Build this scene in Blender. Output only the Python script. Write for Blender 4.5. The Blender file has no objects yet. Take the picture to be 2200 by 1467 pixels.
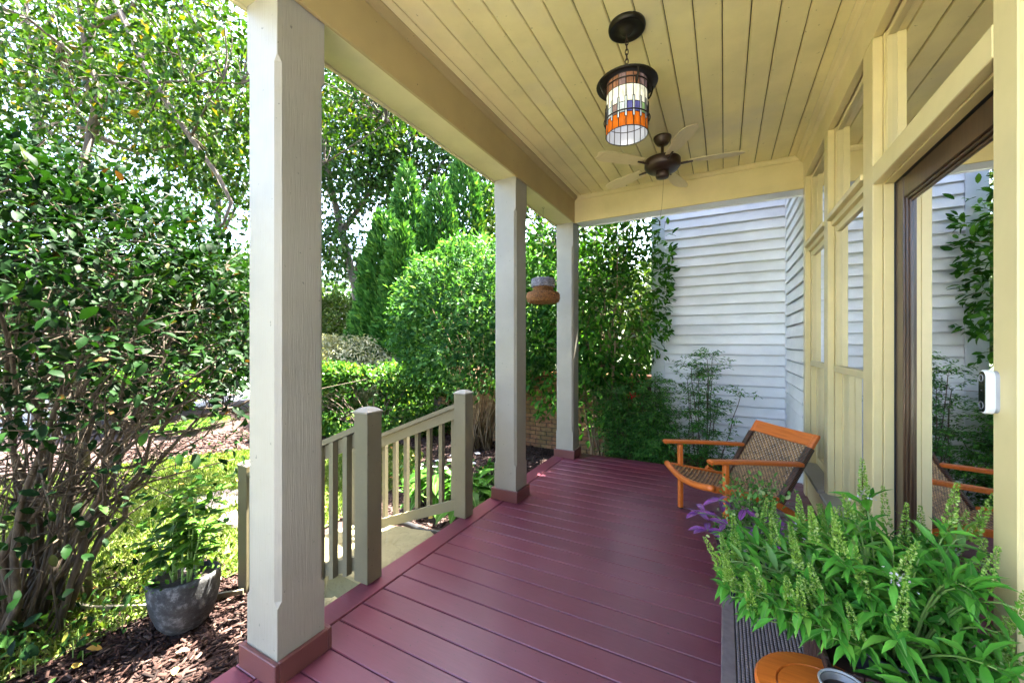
import bpy, math, random
import numpy as np
from mathutils import Vector, Matrix, Euler

random.seed(7)
RNG = np.random.default_rng(11)
SC = bpy.context.scene
COL = SC.collection

# ------------------------------------------------------------------ camera, sky, sun, exposure
CAM_H = 1.41
YAW = math.atan(456 / 850.0)
cd = bpy.data.cameras.new('camera')
cd.sensor_fit = 'HORIZONTAL'
cd.sensor_width = 36.0
cd.lens = 36.0 * 850.0 / 2200.0
cd.shift_y = 3.5 / 2200.0
cd.clip_start = 0.02
cd.clip_end = 2000.0
cam = bpy.data.objects.new('camera', cd)
COL.objects.link(cam)
cam.location = (0, 0, CAM_H)
cam.rotation_euler = (math.radians(90), 0, YAW)
SC.camera = cam

SUN_EL = math.radians(66)
SUN_AZ = math.atan2(0.22, 0.95)          # from +Y towards +X
world = bpy.data.worlds.new('World')
SC.world = world
world.use_nodes = True
nt = world.node_tree
sky = nt.nodes.new('ShaderNodeTexSky')
sky.sky_type = 'NISHITA'
sky.sun_disc = False
sky.sun_elevation = SUN_EL
sky.sun_rotation = SUN_AZ
sky.air_density = 0.8
sky.dust_density = 3.0
sky.ozone_density = 0.6
bg = nt.nodes['Background']
nt.links.new(sky.outputs['Color'], bg.inputs['Color'])
bg.inputs['Strength'].default_value = 0.09

sd = bpy.data.lights.new('sun', 'SUN')
sd.energy = 4.0
sd.angle = math.radians(0.53)
sd.color = (1.0, 0.95, 0.84)
sun = bpy.data.objects.new('sun', sd)
COL.objects.link(sun)
sv = Vector((math.sin(SUN_AZ) * math.cos(SUN_EL), math.cos(SUN_AZ) * math.cos(SUN_EL), math.sin(SUN_EL)))
sun.rotation_euler = (-sv).to_track_quat('-Z', 'Y').to_euler()
sun.location = sv * 30

SC.view_settings.view_transform = 'Standard'
SC.view_settings.look = 'None'
SC.view_settings.exposure = 4.75
SC.view_settings.gamma = 1.0
SC.render.engine = 'CYCLES'
SC.cycles.max_bounces = 10
SC.cycles.diffuse_bounces = 7
SC.cycles.glossy_bounces = 4
SC.cycles.transmission_bounces = 6
SC.cycles.transparent_max_bounces = 12
SC.cycles.use_denoising = True
SC.cycles.sample_clamp_indirect = 8.0
SC.cycles.caustics_reflective = False
SC.cycles.caustics_refractive = False

# ------------------------------------------------------------------ helpers
def tag(o, label=None, cat=None, group=None, kind=None):
    if label: o['label'] = label
    if cat: o['category'] = cat
    if group: o['group'] = group
    if kind: o['kind'] = kind
    return o

def empty(name, loc=(0, 0, 0), rz=0.0):
    o = bpy.data.objects.new(name, None)
    o.empty_display_size = 0.1
    COL.objects.link(o)
    o.location = loc
    o.rotation_euler = (0, 0, rz)
    return o

def link(name, me, parent=None, loc=(0, 0, 0), rot=(0, 0, 0), scale=None):
    o = bpy.data.objects.new(name, me)
    COL.objects.link(o)
    o.parent = parent
    o.location = loc
    o.rotation_euler = rot
    if scale is not None: o.scale = scale
    return o

class G:
    """collects vertices and faces of ONE mesh"""
    def __init__(s):
        s.v = []; s.f = []
    def add(s, vs, fs):
        b = len(s.v)
        s.v.extend([tuple(p) for p in vs]); s.f.extend([tuple(i + b for i in f) for f in fs])
        return s
    def box(s, x0, y0, z0, x1, y1, z1, M=None):
        vs = [(x0,y0,z0),(x1,y0,z0),(x1,y1,z0),(x0,y1,z0),(x0,y0,z1),(x1,y0,z1),(x1,y1,z1),(x0,y1,z1)]
        if M is not None: vs = [M @ Vector(p) for p in vs]
        return s.add(vs, [(0,3,2,1),(4,5,6,7),(0,1,5,4),(1,2,6,5),(2,3,7,6),(3,0,4,7)])
    def cbox(s, x0, y0, z0, x1, y1, z1, c=0.004, M=None):
        """box with chamfered edges"""
        lo = (x0, y0, z0); hi = (x1, y1, z1)
        vs = []; idx = {}
        for sx in (0, 1):
            for sy in (0, 1):
                for sz in (0, 1):
                    sg = (sx, sy, sz)
                    for ax in range(3):
                        p = []
                        for k in range(3):
                            e = hi[k] if sg[k] else lo[k]
                            if k != ax: e += -c if sg[k] else c
                            p.append(e)
                        idx[(sx, sy, sz, ax)] = len(vs)
                        vs.append(p)
        fs = []
        def q(lst, out):
            a = Vector(vs[lst[0]]); b = Vector(vs[lst[1]]); d = Vector(vs[lst[2]])
            n = (b - a).cross(d - a)
            if n.dot(Vector(out)) < 0: lst = lst[::-1]
            fs.append(tuple(lst))
        for ax in range(3):
            a1, a2 = [k for k in range(3) if k != ax]
            for sg in (0, 1):
                l = []
                for (i, j) in ((0, 0), (1, 0), (1, 1), (0, 1)):
                    t = [0, 0, 0]; t[ax] = sg; t[a1] = i; t[a2] = j
                    l.append(idx[(*t, ax)])
                o = [0, 0, 0]; o[ax] = 1 if sg else -1
                q(l, o)
            for i in (0, 1):
                for j in (0, 1):
                    t0 = [0, 0, 0]; t1 = [0, 0, 0]
                    t0[a1] = t1[a1] = i; t0[a2] = t1[a2] = j; t1[ax] = 1
                    o = [0, 0, 0]; o[a1] = 1 if i else -1; o[a2] = 1 if j else -1
                    q([idx[(*t0, a1)], idx[(*t1, a1)], idx[(*t1, a2)], idx[(*t0, a2)]], o)
        for sx in (0, 1):
            for sy in (0, 1):
                for sz in (0, 1):
                    q([idx[(sx, sy, sz, 0)], idx[(sx, sy, sz, 1)], idx[(sx, sy, sz, 2)]], (sx * 2 - 1, sy * 2 - 1, sz * 2 - 1))
        if M is not None: vs = [M @ Vector(p) for p in vs]
        return s.add(vs, fs)
    def tube(s, pts, rad, n=6, cap=True):
        pts = [Vector(p) for p in pts]
        if not hasattr(rad, '__len__'): rad = [rad] * len(pts)
        ref = Vector((0, 0, 1))
        b = len(s.v); m = len(pts)
        pn = None
        for i, p in enumerate(pts):
            d = (pts[min(i + 1, m - 1)] - pts[max(i - 1, 0)])
            if d.length < 1e-9: d = Vector((0, 0, 1))
            d.normalize()
            if pn is None:
                r = ref if abs(d.z) < 0.9 else Vector((1, 0, 0))
                pn = d.cross(r).normalized()
            else:
                pn = (pn - d * pn.dot(d))
                if pn.length < 1e-6: pn = d.orthogonal()
                pn.normalize()
            q = d.cross(pn)
            for k in range(n):
                a = 2 * math.pi * k / n
                s.v.append(tuple(p + (pn * math.cos(a) + q * math.sin(a)) * rad[i]))
        for i in range(m - 1):
            for k in range(n):
                k2 = (k + 1) % n
                s.f.append((b + i * n + k, b + i * n + k2, b + (i + 1) * n + k2, b + (i + 1) * n + k))
        if cap:
            s.f.append(tuple(b + k for k in reversed(range(n))))
            s.f.append(tuple(b + (m - 1) * n + k for k in range(n)))
        return s
    def lathe(s, prof, n=24, c=(0, 0, 0), close=False):
        b = len(s.v); m = len(prof)
        for (r, z) in prof:
            for k in range(n):
                a = 2 * math.pi * k / n
                s.v.append((c[0] + r * math.cos(a), c[1] + r * math.sin(a), c[2] + z))
        for i in range(m - 1 + (1 if close else 0)):
            j = (i + 1) % m
            for k in range(n):
                k2 = (k + 1) % n
                s.f.append((b + i * n + k, b + i * n + k2, b + j * n + k2, b + j * n + k))
        return s
    def prism(s, poly, axis, a0, a1):
        """extrude a 2-D polygon along axis ('x','y','z')"""
        def P(u, v, w):
            return {'x': (w, u, v), 'y': (u, w, v), 'z': (u, v, w)}[axis]
        n = len(poly)
        vs = [P(u, v, a0) for u, v in poly] + [P(u, v, a1) for u, v in poly]
        fs = [tuple(range(n)), tuple(reversed(range(n, 2 * n)))]
        for i in range(n):
            j = (i + 1) % n
            fs.append((i, i + n, j + n, j))
        return s.add(vs, fs)
    def mesh(s, name, mat, smooth=False, recalc=False):
        me = bpy.data.meshes.new(name)
        me.from_pydata(s.v, [], s.f)
        if recalc:
            import bmesh
            bm = bmesh.new(); bm.from_mesh(me)
            bmesh.ops.recalc_face_normals(bm, faces=bm.faces[:])
            bm.to_mesh(me); bm.free()
        me.materials.append(mat)
        if smooth: me.polygons.foreach_set('use_smooth', [True] * len(me.polygons))
        me.update()
        return me
    def build(s, name, mat, parent=None, loc=(0, 0, 0), rot=(0, 0, 0), smooth=False, recalc=False):
        return link(name, s.mesh(name, mat, smooth, recalc), parent, loc, rot)

def raw_mesh(name, V, F, mat, smooth=False):
    """fast mesh from numpy arrays; F is (n,3) or (n,4)"""
    me = bpy.data.meshes.new(name)
    nv = len(V); nf, k = F.shape
    me.vertices.add(nv); me.vertices.foreach_set('co', np.ascontiguousarray(V, dtype=np.float32).ravel())
    me.loops.add(nf * k); me.loops.foreach_set('vertex_index', np.ascontiguousarray(F, dtype=np.int32).ravel())
    me.polygons.add(nf)
    me.polygons.foreach_set('loop_start', np.arange(0, nf * k, k, dtype=np.int32))
    me.polygons.foreach_set('loop_total', np.full(nf, k, dtype=np.int32))
    if smooth: me.polygons.foreach_set('use_smooth', np.ones(nf, dtype=bool))
    me.materials.append(mat)
    me.update(calc_edges=True)
    return me

def unit(a):
    return a / np.maximum(np.linalg.norm(a, axis=-1, keepdims=True), 1e-9)

# leaf templates: (t along, s across, h up)
T_SMALL = (np.array([(0,0,0),(.45,.5,.12),(1,0,-.06),(.45,-.5,.12)]), np.array([(0,1,2),(0,2,3)]))
T_OVAL = (np.array([(0,0,0),(.2,.34,.05),(.2,0,0),(.2,-.34,.05),(.55,.5,.08),(.55,0,.02),(.55,-.5,.08),(.83,.3,.0),(.83,0,-.03),(.83,-.3,.0),(1,0,-.1)]),
          np.array([(0,2,1),(0,3,2),(1,2,5),(1,5,4),(2,3,6),(2,6,5),(4,5,8),(4,8,7),(5,6,9),(5,9,8),(7,8,10),(8,9,10)]))
T_LANCE = (np.array([(0,0,0),(.25,.36,.06),(.25,0,.02),(.25,-.36,.06),(.5,.5,.06),(.5,0,.0),(.5,-.5,.06),(.78,.28,-.06),(.78,0,-.1),(.78,-.28,-.06),(1,0,-.24)]), T_OVAL[1])

def leaves_mesh(name, P, D, N, L, W, mat, tpl=T_SMALL, smooth=False):
    P = np.asarray(P, float); D = unit(np.asarray(D, float)); N = np.asarray(N, float)
    S = unit(np.cross(D, N)); U = np.cross(S, D)
    L = np.broadcast_to(np.asarray(L, float), (len(P),)); W = np.broadcast_to(np.asarray(W, float), (len(P),))
    t, f = tpl
    V = (P[:, None, :] + D[:, None, :] * (t[None, :, 0:1] * L[:, None, None])
         + S[:, None, :] * (t[None, :, 1:2] * W[:, None, None]) + U[:, None, :] * (t[None, :, 2:3] * L[:, None, None]))
    F = f[None] + (np.arange(len(P)) * len(t))[:, None, None]
    return raw_mesh(name, V.reshape(-1, 3), F.reshape(-1, 3), mat, smooth)

def leaf_matrix(p, d, n, l, w):
    d = Vector(d).normalized(); s = d.cross(Vector(n))
    if s.length < 1e-6: s = d.orthogonal()
    s.normalize(); u = s.cross(d)
    M = Matrix(((d.x * l, s.x * w, u.x * l, p[0]), (d.y * l, s.y * w, u.y * l, p[1]), (d.z * l, s.z * w, u.z * l, p[2]), (0, 0, 0, 1)))
    return M

def leaf_objects(name, parent, P, D, N, L, W, me):
    """one object for each leaf, all sharing one unit leaf mesh"""
    for i in range(len(P)):
        o = bpy.data.objects.new(name, me)
        COL.objects.link(o)
        o.parent = parent
        o.matrix_local = leaf_matrix(P[i], D[i], N[i], float(L[i]), float(W[i]))

def unit_leaf(name, tpl, mat):
    t, f = tpl
    return raw_mesh(name, t.copy(), f.copy(), mat, True)

def split_leaves(name, root, P, D, N, L, W, mat, tpl, stuff_name='foliage', most=300, campos=None):
    """the leaves that show largest as parts, the rest as one part"""
    P = np.asarray(P); L = np.asarray(L); W = np.asarray(W)
    c = np.array((0, 0, CAM_H)) - np.array(root.location) if campos is None else np.asarray(campos)
    size = L / np.linalg.norm(P - c, axis=1)
    order = np.argsort(-size)
    a = order[:most]; b = order[most:]
    leaf_objects(name, root, P[a], D[a], N[a], L[a], W[a], unit_leaf(name, tpl, mat))
    if len(b):
        o = link(stuff_name, leaves_mesh(stuff_name, P[b], D[b], N[b], L[b], W[b], mat, tpl, True), root)
        o['kind'] = 'stuff'

def ray_world(u, v):
    S, C = math.sin(YAW), math.cos(YAW)
    a = (u - 1100) / 850.0; b = -(v - 737) / 850.0
    return (-S + a * C, C + a * S, b)

def at_depth(u, v, f):
    d = ray_world(u, v)
    return Vector((d[0] * f, d[1] * f, CAM_H + d[2] * f))

# ------------------------------------------------------------------ materials
def new_mat(name):
    m = bpy.data.materials.new(name); m.use_nodes = True
    n = m.node_tree.nodes
    return m, m.node_tree, n['Principled BSDF']

def N_(nt, t, **kw):
    n = nt.nodes.new(t)
    for k, v in kw.items(): setattr(n, k, v)
    return n

def ramp(nt, fac, stops):
    r = nt.nodes.new('ShaderNodeValToRGB')
    e = r.color_ramp.elements
    while len(e) < len(stops): e.new(0.5)
    for i, (p, c) in enumerate(stops):
        e[i].position = p; e[i].color = (*c, 1)
    nt.links.new(fac, r.inputs['Fac'])
    return r.outputs['Color']

def coords(nt, scale=(1, 1, 1), kind='Object'):
    tc = nt.nodes.new('ShaderNodeTexCoord'); mp = nt.nodes.new('ShaderNodeMapping')
    mp.inputs['Scale'].default_value = scale
    nt.links.new(tc.outputs[kind], mp.inputs['Vector'])
    return mp.outputs['Vector']

def world_coords(nt, scale=(1, 1, 1)):
    g = nt.nodes.new('ShaderNodeNewGeometry'); mp = nt.nodes.new('ShaderNodeMapping')
    mp.inputs['Scale'].default_value = scale
    nt.links.new(g.outputs['Position'], mp.inputs['Vector'])
    return mp.outputs['Vector']

def noise(nt, vec, scale, detail=4, rough=0.55):
    n = nt.nodes.new('ShaderNodeTexNoise')
    n.inputs['Scale'].default_value = scale; n.inputs['Detail'].default_value = detail; n.inputs['Roughness'].default_value = rough
    nt.links.new(vec, n.inputs['Vector'])
    return n.outputs['Fac']

def bump(nt, bsdf, fac, strength, dist=0.01, prev=None):
    b = nt.nodes.new('ShaderNodeBump')
    b.inputs['Strength'].default_value = strength; b.inputs['Distance'].default_value = dist
    nt.links.new(fac, b.inputs['Height'])
    if prev is not None: nt.links.new(prev, b.inputs['Normal'])
    nt.links.new(b.outputs['Normal'], bsdf.inputs['Normal'])
    return b.outputs['Normal']

def mixc(nt, fac, a, b, mode='MIX'):
    m = nt.nodes.new('ShaderNodeMix'); m.data_type = 'RGBA'; m.blend_type = mode
    if isinstance(fac, (int, float)): m.inputs[0].default_value = fac
    else: nt.links.new(fac, m.inputs[0])
    for k, x in ((6, a), (7, b)):
        if isinstance(x, tuple): m.inputs[k].default_value = (*x, 1)
        else: nt.links.new(x, m.inputs[k])
    return m.outputs[2]

def paint(name, col, rough=0.5, grain=(1, 1, 12), gscale=14, bstr=0.15, stain=None, spots=False, vary=0.06, wc=True):
    """painted timber: faint grain relief, slight dirt with its own shape, per-board variation"""
    m, nt, b = new_mat(name)
    v = world_coords(nt, grain) if wc else coords(nt, grain)
    g = noise(nt, v, gscale, 6, 0.6)
    v2 = world_coords(nt)
    d = noise(nt, v2, 2.3, 5, 0.6)
    dark = tuple(c * 0.80 for c in col)
    c = mixc(nt, ramp(nt, d, [(0.35, (0, 0, 0)), (0.75, (1, 1, 1))]), col, dark)
    oi = nt.nodes.new('ShaderNodeObjectInfo')
    lo = tuple(x * (1 - vary) for x in (1, 1, 1)); hi = tuple(x * (1 + vary) for x in (1, 1, 1))
    c = mixc(nt, 1.0, c, ramp(nt, oi.outputs['Random'], [(0, lo), (1, tuple(min(1, x) for x in hi))]), 'MULTIPLY')
    if spots:
        s = noise(nt, v2, 38, 2, 0.5)
        c = mixc(nt, ramp(nt, s, [(0.72, (0, 0, 0)), (0.76, (1, 1, 1))]), c, tuple(x * 0.45 for x in col))
    if stain:
        s = noise(nt, v2, 0.9, 4, 0.6)
        c = mixc(nt, ramp(nt, s, [(0.5, (0, 0, 0)), (0.72, (1, 1, 1))]), c, stain)
    nt.links.new(c, b.inputs['Base Color'])
    b.inputs['Roughness'].default_value = rough
    bump(nt, b, g, bstr, 0.006)
    return m

def leaf_mat(name, stops, rough=0.5, trans=0.35, tcol=None, gloss=0.10, big=False):
    """leaf: colour varies from leaf to leaf, light passes through"""
    m, nt, b = new_mat(name)
    geo = nt.nodes.new('ShaderNodeNewGeometry'); oi = nt.nodes.new('ShaderNodeObjectInfo')
    ad = nt.nodes.new('ShaderNodeMath'); ad.operation = 'ADD'
    nt.links.new(geo.outputs['Random Per Island'], ad.inputs[0]); nt.links.new(oi.outputs['Random'], ad.inputs[1])
    fr = nt.nodes.new('ShaderNodeMath'); fr.operation = 'FRACT'
    nt.links.new(ad.outputs[0], fr.inputs[0])
    c = ramp(nt, fr.outputs[0], stops)
    if big:
        tc0 = nt.nodes.new('ShaderNodeTexCoord'); sp = nt.nodes.new('ShaderNodeSeparateXYZ'); nt.links.new(tc0.outputs['Object'], sp.inputs[0])
        ab = N_(nt, 'ShaderNodeMath', operation='ABSOLUTE'); nt.links.new(sp.outputs['Y'], ab.inputs[0])
        k1 = N_(nt, 'ShaderNodeMath', operation='MULTIPLY_ADD'); k1.inputs[1].default_value = -0.7; nt.links.new(ab.outputs[0], k1.inputs[0]); nt.links.new(sp.outputs['X'], k1.inputs[2])
        k2 = N_(nt, 'ShaderNodeMath', operation='MULTIPLY'); k2.inputs[1].default_value = 62; nt.links.new(k1.outputs[0], k2.inputs[0])
        si = N_(nt, 'ShaderNodeMath', operation='SINE'); nt.links.new(k2.outputs[0], si.inputs[0])
        c = mixc(nt, ramp(nt, si.outputs[0], [(0.75, (0, 0, 0)), (1.0, (0.35, 0.35, 0.35))]), c, (0.10, 0.22, 0.05))
        c = mixc(nt, ramp(nt, ab.outputs[0], [(0.02, (0.8, 0.8, 0.8)), (0.055, (0, 0, 0))]), c, (0.16, 0.28, 0.08))
        nv = noise(nt, world_coords(nt), 30, 3, 0.6)
        c = mixc(nt, ramp(nt, nv, [(0.64, (0, 0, 0)), (0.74, (0.7, 0.7, 0.7))]), c, (0.12, 0.10, 0.03))
    nt.links.new(c, b.inputs['Base Color'])
    b.inputs['Roughness'].default_value = rough
    b.inputs['Specular IOR Level'].default_value = gloss
    tr = nt.nodes.new('ShaderNodeBsdfTranslucent')
    tc = mixc(nt, 1.0, c, tcol or (1.0, 1.0, 0.35), 'MULTIPLY')
    br = nt.nodes.new('ShaderNodeBrightContrast'); br.inputs['Bright'].default_value = 0.0
    nt.links.new(tc, br.inputs['Color'])
    nt.links.new(br.outputs[0], tr.inputs['Color'])
    mx = nt.nodes.new('ShaderNodeMixShader'); mx.inputs[0].default_value = trans
    out = nt.nodes['Material Output']
    nt.links.new(b.outputs[0], mx.inputs[1]); nt.links.new(tr.outputs[0], mx.inputs[2]); nt.links.new(mx.outputs[0], out.inputs['Surface'])
    return m

def bark(name, c0, c1, scale=(9, 9, 2)):
    m, nt, b = new_mat(name)
    n = noise(nt, world_coords(nt, scale), 5, 6, 0.65)
    nt.links.new(ramp(nt, n, [(0.3, c0), (0.7, c1)]), b.inputs['Base Color'])
    b.inputs['Roughness'].default_value = 0.85
    bump(nt, b, n, 0.6, 0.01)
    return m

def plain(name, col, rough=0.5, metal=0.0, nz=0.12, scale=20, bstr=0.05):
    m, nt, b = new_mat(name)
    n = noise(nt, coords(nt), scale, 4)
    c = mixc(nt, ramp(nt, n, [(0.35, (0, 0, 0)), (0.7, (1, 1, 1))]), col, tuple(x * (1 - nz * 2.2) for x in col))
    nt.links.new(c, b.inputs['Base Color'])
    b.inputs['Roughness'].default_value = rough; b.inputs['Metallic'].default_value = metal
    bump(nt, b, n, bstr, 0.004)
    return m

M = {}
CREAM = (0.82, 0.705, 0.345)
M['ceiling'] = paint('ceiling_paint', CREAM, 0.5, (14, 1, 1), 9, 0.10, stain=(0.62, 0.54, 0.38), spots=True, vary=0.05)
M['trim'] = paint('trim_paint', (0.66, 0.54, 0.27), 0.42, (6, 1, 6), 8, 0.06, spots=False, vary=0.03)
M['beam'] = paint('shaded_beam_paint', (0.40, 0.295, 0.125), 0.5, (8, 1, 8), 9, 0.10, spots=True, vary=0.03)  # same paint as the other trim, with the beam's shade put into the colour
M['soffit'] = paint('soffit_paint', (0.66, 0.59, 0.33), 0.55, (10, 1, 10), 9, 0.08, vary=0.02)
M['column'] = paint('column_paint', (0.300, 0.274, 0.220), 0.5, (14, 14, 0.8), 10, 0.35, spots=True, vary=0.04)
M['rail'] = paint('rail_paint', (0.185, 0.162, 0.098), 0.55, (4, 4, 4), 14, 0.30, spots=True, vary=0.08)
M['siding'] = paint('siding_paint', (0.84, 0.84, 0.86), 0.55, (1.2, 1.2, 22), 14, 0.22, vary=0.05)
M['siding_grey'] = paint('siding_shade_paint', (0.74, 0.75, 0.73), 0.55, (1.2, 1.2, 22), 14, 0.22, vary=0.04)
M['cornerboard'] = paint('corner_paint', (0.68, 0.69, 0.74), 0.5, (8, 8, 1), 9, 0.12, vary=0.02)

def deck_mat():
    m, nt, b = new_mat('deck_stain')
    v = world_coords(nt, (1.3, 26, 26))
    g = noise(nt, v, 5, 8, 0.65)
    c = ramp(nt, g, [(0.25, (0.106, 0.017, 0.032)), (0.75, (0.156, 0.028, 0.047))])
    oi = nt.nodes.new('ShaderNodeObjectInfo')
    c = mixc(nt, 1.0, c, ramp(nt, oi.outputs['Random'], [(0, (0.78, 0.78, 0.80)), (1, (1, 1, 1))]), 'MULTIPLY')
    s = noise(nt, world_coords(nt), 1.6, 5, 0.6)
    c = mixc(nt, ramp(nt, s, [(0.42, (0, 0, 0)), (0.75, (0.75, 0.75, 0.75))]), c, (0.155, 0.044, 0.064))
    p = noise(nt, world_coords(nt), 60, 1, 0.5)
    c = mixc(nt, ramp(nt, p, [(0.73, (0, 0, 0)), (0.755, (1, 1, 1))]), c, (0.05, 0.02, 0.02))
    nt.links.new(c, b.inputs['Base Color'])
    r = ramp(nt, s, [(0.3, (0.30, 0.30, 0.30)), (0.75, (0.46, 0.46, 0.46))])
    nt.links.new(r, b.inputs['Roughness'])
    b.inputs['Specular IOR Level'].default_value = 0.5
    b.inputs['Coat Weight'].default_value = 0.12; b.inputs['Coat Roughness'].default_value = 0.3
    bump(nt, b, g, 0.10, 0.003)
    return m
M['deck'] = deck_mat()
M['basetrim'] = paint('base_trim_paint', (0.150, 0.052, 0.045), 0.35, (6, 6, 6), 14, 0.06, vary=0.03)

def wood_mat(name, c0, c1, rough=0.38, scale=(3, 40, 40)):
    m, nt, b = new_mat(name)
    g = noise(nt, coords(nt, scale), 2.2, 6, 0.6)
    nt.links.new(ramp(nt, g, [(0.3, c0), (0.7, c1)]), b.inputs['Base Color'])
    b.inputs['Roughness'].default_value = rough
    bump(nt, b, g, 0.05, 0.003)
    return m
M['orange'] = wood_mat('orange_wood', (0.46, 0.095, 0.010), (0.62, 0.155, 0.020))
M['doorwood'] = wood_mat('door_wood', (0.034, 0.016, 0.008), (0.075, 0.036, 0.017), 0.3, (30, 30, 3))
M['black'] = plain('black_rubber', (0.012, 0.012, 0.013), 0.5)
M['iron'] = plain('dark_bronze', (0.028, 0.022, 0.014), 0.42, 0.6, 0.2)
M['fanbrown'] = plain('fan_bronze', (0.050, 0.026, 0.017), 0.38, 0.4, 0.15)
M['blade'] = wood_mat('blade_wood', (0.60, 0.49, 0.26), (0.66, 0.54, 0.30), 0.5)
M['white'] = plain('white_plastic', (0.62, 0.62, 0.64), 0.3, 0, 0.02)
M['greyplastic'] = plain('grey_plastic', (0.30, 0.31, 0.34), 0.4, 0, 0.03)
M['blackgloss'] = plain('black_gloss', (0.006, 0.006, 0.007), 0.08, 0, 0.02)
M['ringgrey'] = plain('button_ring', (0.32, 0.33, 0.35), 0.25, 0.5, 0.02)
M['blue'] = plain('blue_handle', (0.03, 0.08, 0.38), 0.4)
M['brass'] = plain('aged_brass', (0.16, 0.11, 0.06), 0.4, 0.8)
M['soil'] = plain('potting_soil', (0.035, 0.022, 0.016), 0.95, 0, 0.4, 60, 0.8)
M['wicker'] = plain('wicker_strand', (0.48, 0.275, 0.115), 0.5, 0, 0.34, 26, 0.1)
M['wickerwarp'] = plain('wicker_warp', (0.17, 0.088, 0.040), 0.5, 0, 0.3, 26, 0.1)
M['wickerdark'] = plain('wicker_edge', (0.060, 0.034, 0.022), 0.5, 0, 0.35, 26, 0.1)
M['mat'] = plain('mat_rubber', (0.19, 0.145, 0.138), 0.7, 0, 0.12, 30, 0.1)
M['coir'] = plain('coir_fibre', (0.30, 0.125, 0.035), 0.95, 0, 0.4, 90, 0.9)
M['thatch'] = plain('grey_thatch', (0.30, 0.28, 0.32), 0.95, 0, 0.4, 90, 0.9)
M['blackpot'] = plain('black_glaze', (0.020, 0.022, 0.024), 0.22, 0, 0.2, 9, 0.1)
M['brownpot'] = wood_mat('brown_planter', (0.030, 0.012, 0.009), (0.075, 0.032, 0.022), 0.55, (4, 60, 60))
M['nursery'] = plain('nursery_pot', (0.022, 0.022, 0.028), 0.4, 0, 0.1)
M['cream_shade'] = plain('cream_shade', (0.66, 0.64, 0.50), 0.8, 0, 0.05)
M['room'] = plain('room_wall', (0.42, 0.29, 0.15), 0.8, 0, 0.04, 3)
M['roomfloor'] = wood_mat('room_floor', (0.10, 0.05, 0.025), (0.17, 0.09, 0.045), 0.4)
M['curtain'] = plain('curtain_cloth', (0.46, 0.42, 0.38), 0.9, 0, 0.06)
M['roof'] = plain('roof_shingle', (0.08, 0.075, 0.07), 0.9, 0, 0.3, 12, 0.3)

def stone_pot_mat():
    m, nt, b = new_mat('weathered_stone_pot')
    v = coords(nt)
    n = noise(nt, v, 16, 8, 0.75); n2 = noise(nt, v, 3, 3, 0.5)
    c = ramp(nt, n, [(0.38, (0.006, 0.007, 0.009)), (0.52, (0.030, 0.032, 0.036)), (0.66, (0.16, 0.165, 0.17))])
    c = mixc(nt, ramp(nt, n2, [(0.45, (0, 0, 0)), (0.7, (0.35, 0.35, 0.35))]), c, (0.075, 0.068, 0.05))
    nt.links.new(c, b.inputs['Base Color']); b.inputs['Roughness'].default_value = 0.75
    bump(nt, b, n, 0.5, 0.012)
    return m
M['stonepot'] = stone_pot_mat()

def stone_mat(name, a, c2, s=3.0):
    m, nt, b = new_mat(name)
    v = world_coords(nt)
    n = noise(nt, v, s, 8, 0.65); n2 = noise(nt, v, s * 9, 4, 0.6)
    c = ramp(nt, n, [(0.3, a), (0.7, c2)])
    c = mixc(nt, ramp(nt, n2, [(0.55, (0, 0, 0)), (0.8, (0.6, 0.6, 0.6))]), c, tuple(x * 0.5 for x in a))
    nt.links.new(c, b.inputs['Base Color']); b.inputs['Roughness'].default_value = 0.8
    bump(nt, b, n, 0.5, 0.02)
    return m
M['flag'] = stone_mat('flagstone', (0.15, 0.135, 0.06), (0.25, 0.225, 0.115))
M['pinkflag'] = stone_mat('pink_paver', (0.09, 0.066, 0.056), (0.15, 0.12, 0.10))
M['concrete'] = stone_mat('concrete', (0.38, 0.36, 0.33), (0.50, 0.48, 0.45), 1.2)

def brick_mat(name, a, c2, moss=0.0):
    m, nt, b = new_mat(name)
    oi = nt.nodes.new('ShaderNodeObjectInfo'); geo = nt.nodes.new('ShaderNodeNewGeometry')
    ad = N_(nt, 'ShaderNodeMath', operation='ADD'); nt.links.new(oi.outputs['Random'], ad.inputs[0]); nt.links.new(geo.outputs['Random Per Island'], ad.inputs[1])
    fr = N_(nt, 'ShaderNodeMath', operation='FRACT'); nt.links.new(ad.outputs[0], fr.inputs[0])
    c = ramp(nt, fr.outputs[0], [(0, a), (1, c2)])
    n = noise(nt, world_coords(nt), 22, 6, 0.65)
    c = mixc(nt, ramp(nt, n, [(0.4, (0, 0, 0)), (0.75, (1, 1, 1))]), c, tuple(x * 0.55 for x in a))
    if moss:
        n3 = noise(nt, world_coords(nt), 3.5, 4, 0.6)
        c = mixc(nt, ramp(nt, n3, [(0.42, (0, 0, 0)), (0.68, (moss, moss, moss))]), c, (0.12, 0.115, 0.03))
    nt.links.new(c, b.inputs['Base Color']); b.inputs['Roughness'].default_value = 0.9
    bump(nt, b, n, 0.5, 0.006)
    return m
M['brick'] = brick_mat('old_brick', (0.20, 0.080, 0.036), (0.34, 0.17, 0.075), 0.55)
M['coping'] = brick_mat('coping_brick', (0.40, 0.15, 0.06), (0.48, 0.20, 0.09), 0.2)
M['tanbrick'] = brick_mat('tan_brick', (0.44, 0.36, 0.27), (0.56, 0.47, 0.36), 0.0)
M['mortar'] = plain('mortar', (0.065, 0.050, 0.036), 0.95, 0, 0.2, 40, 0.3)

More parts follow.
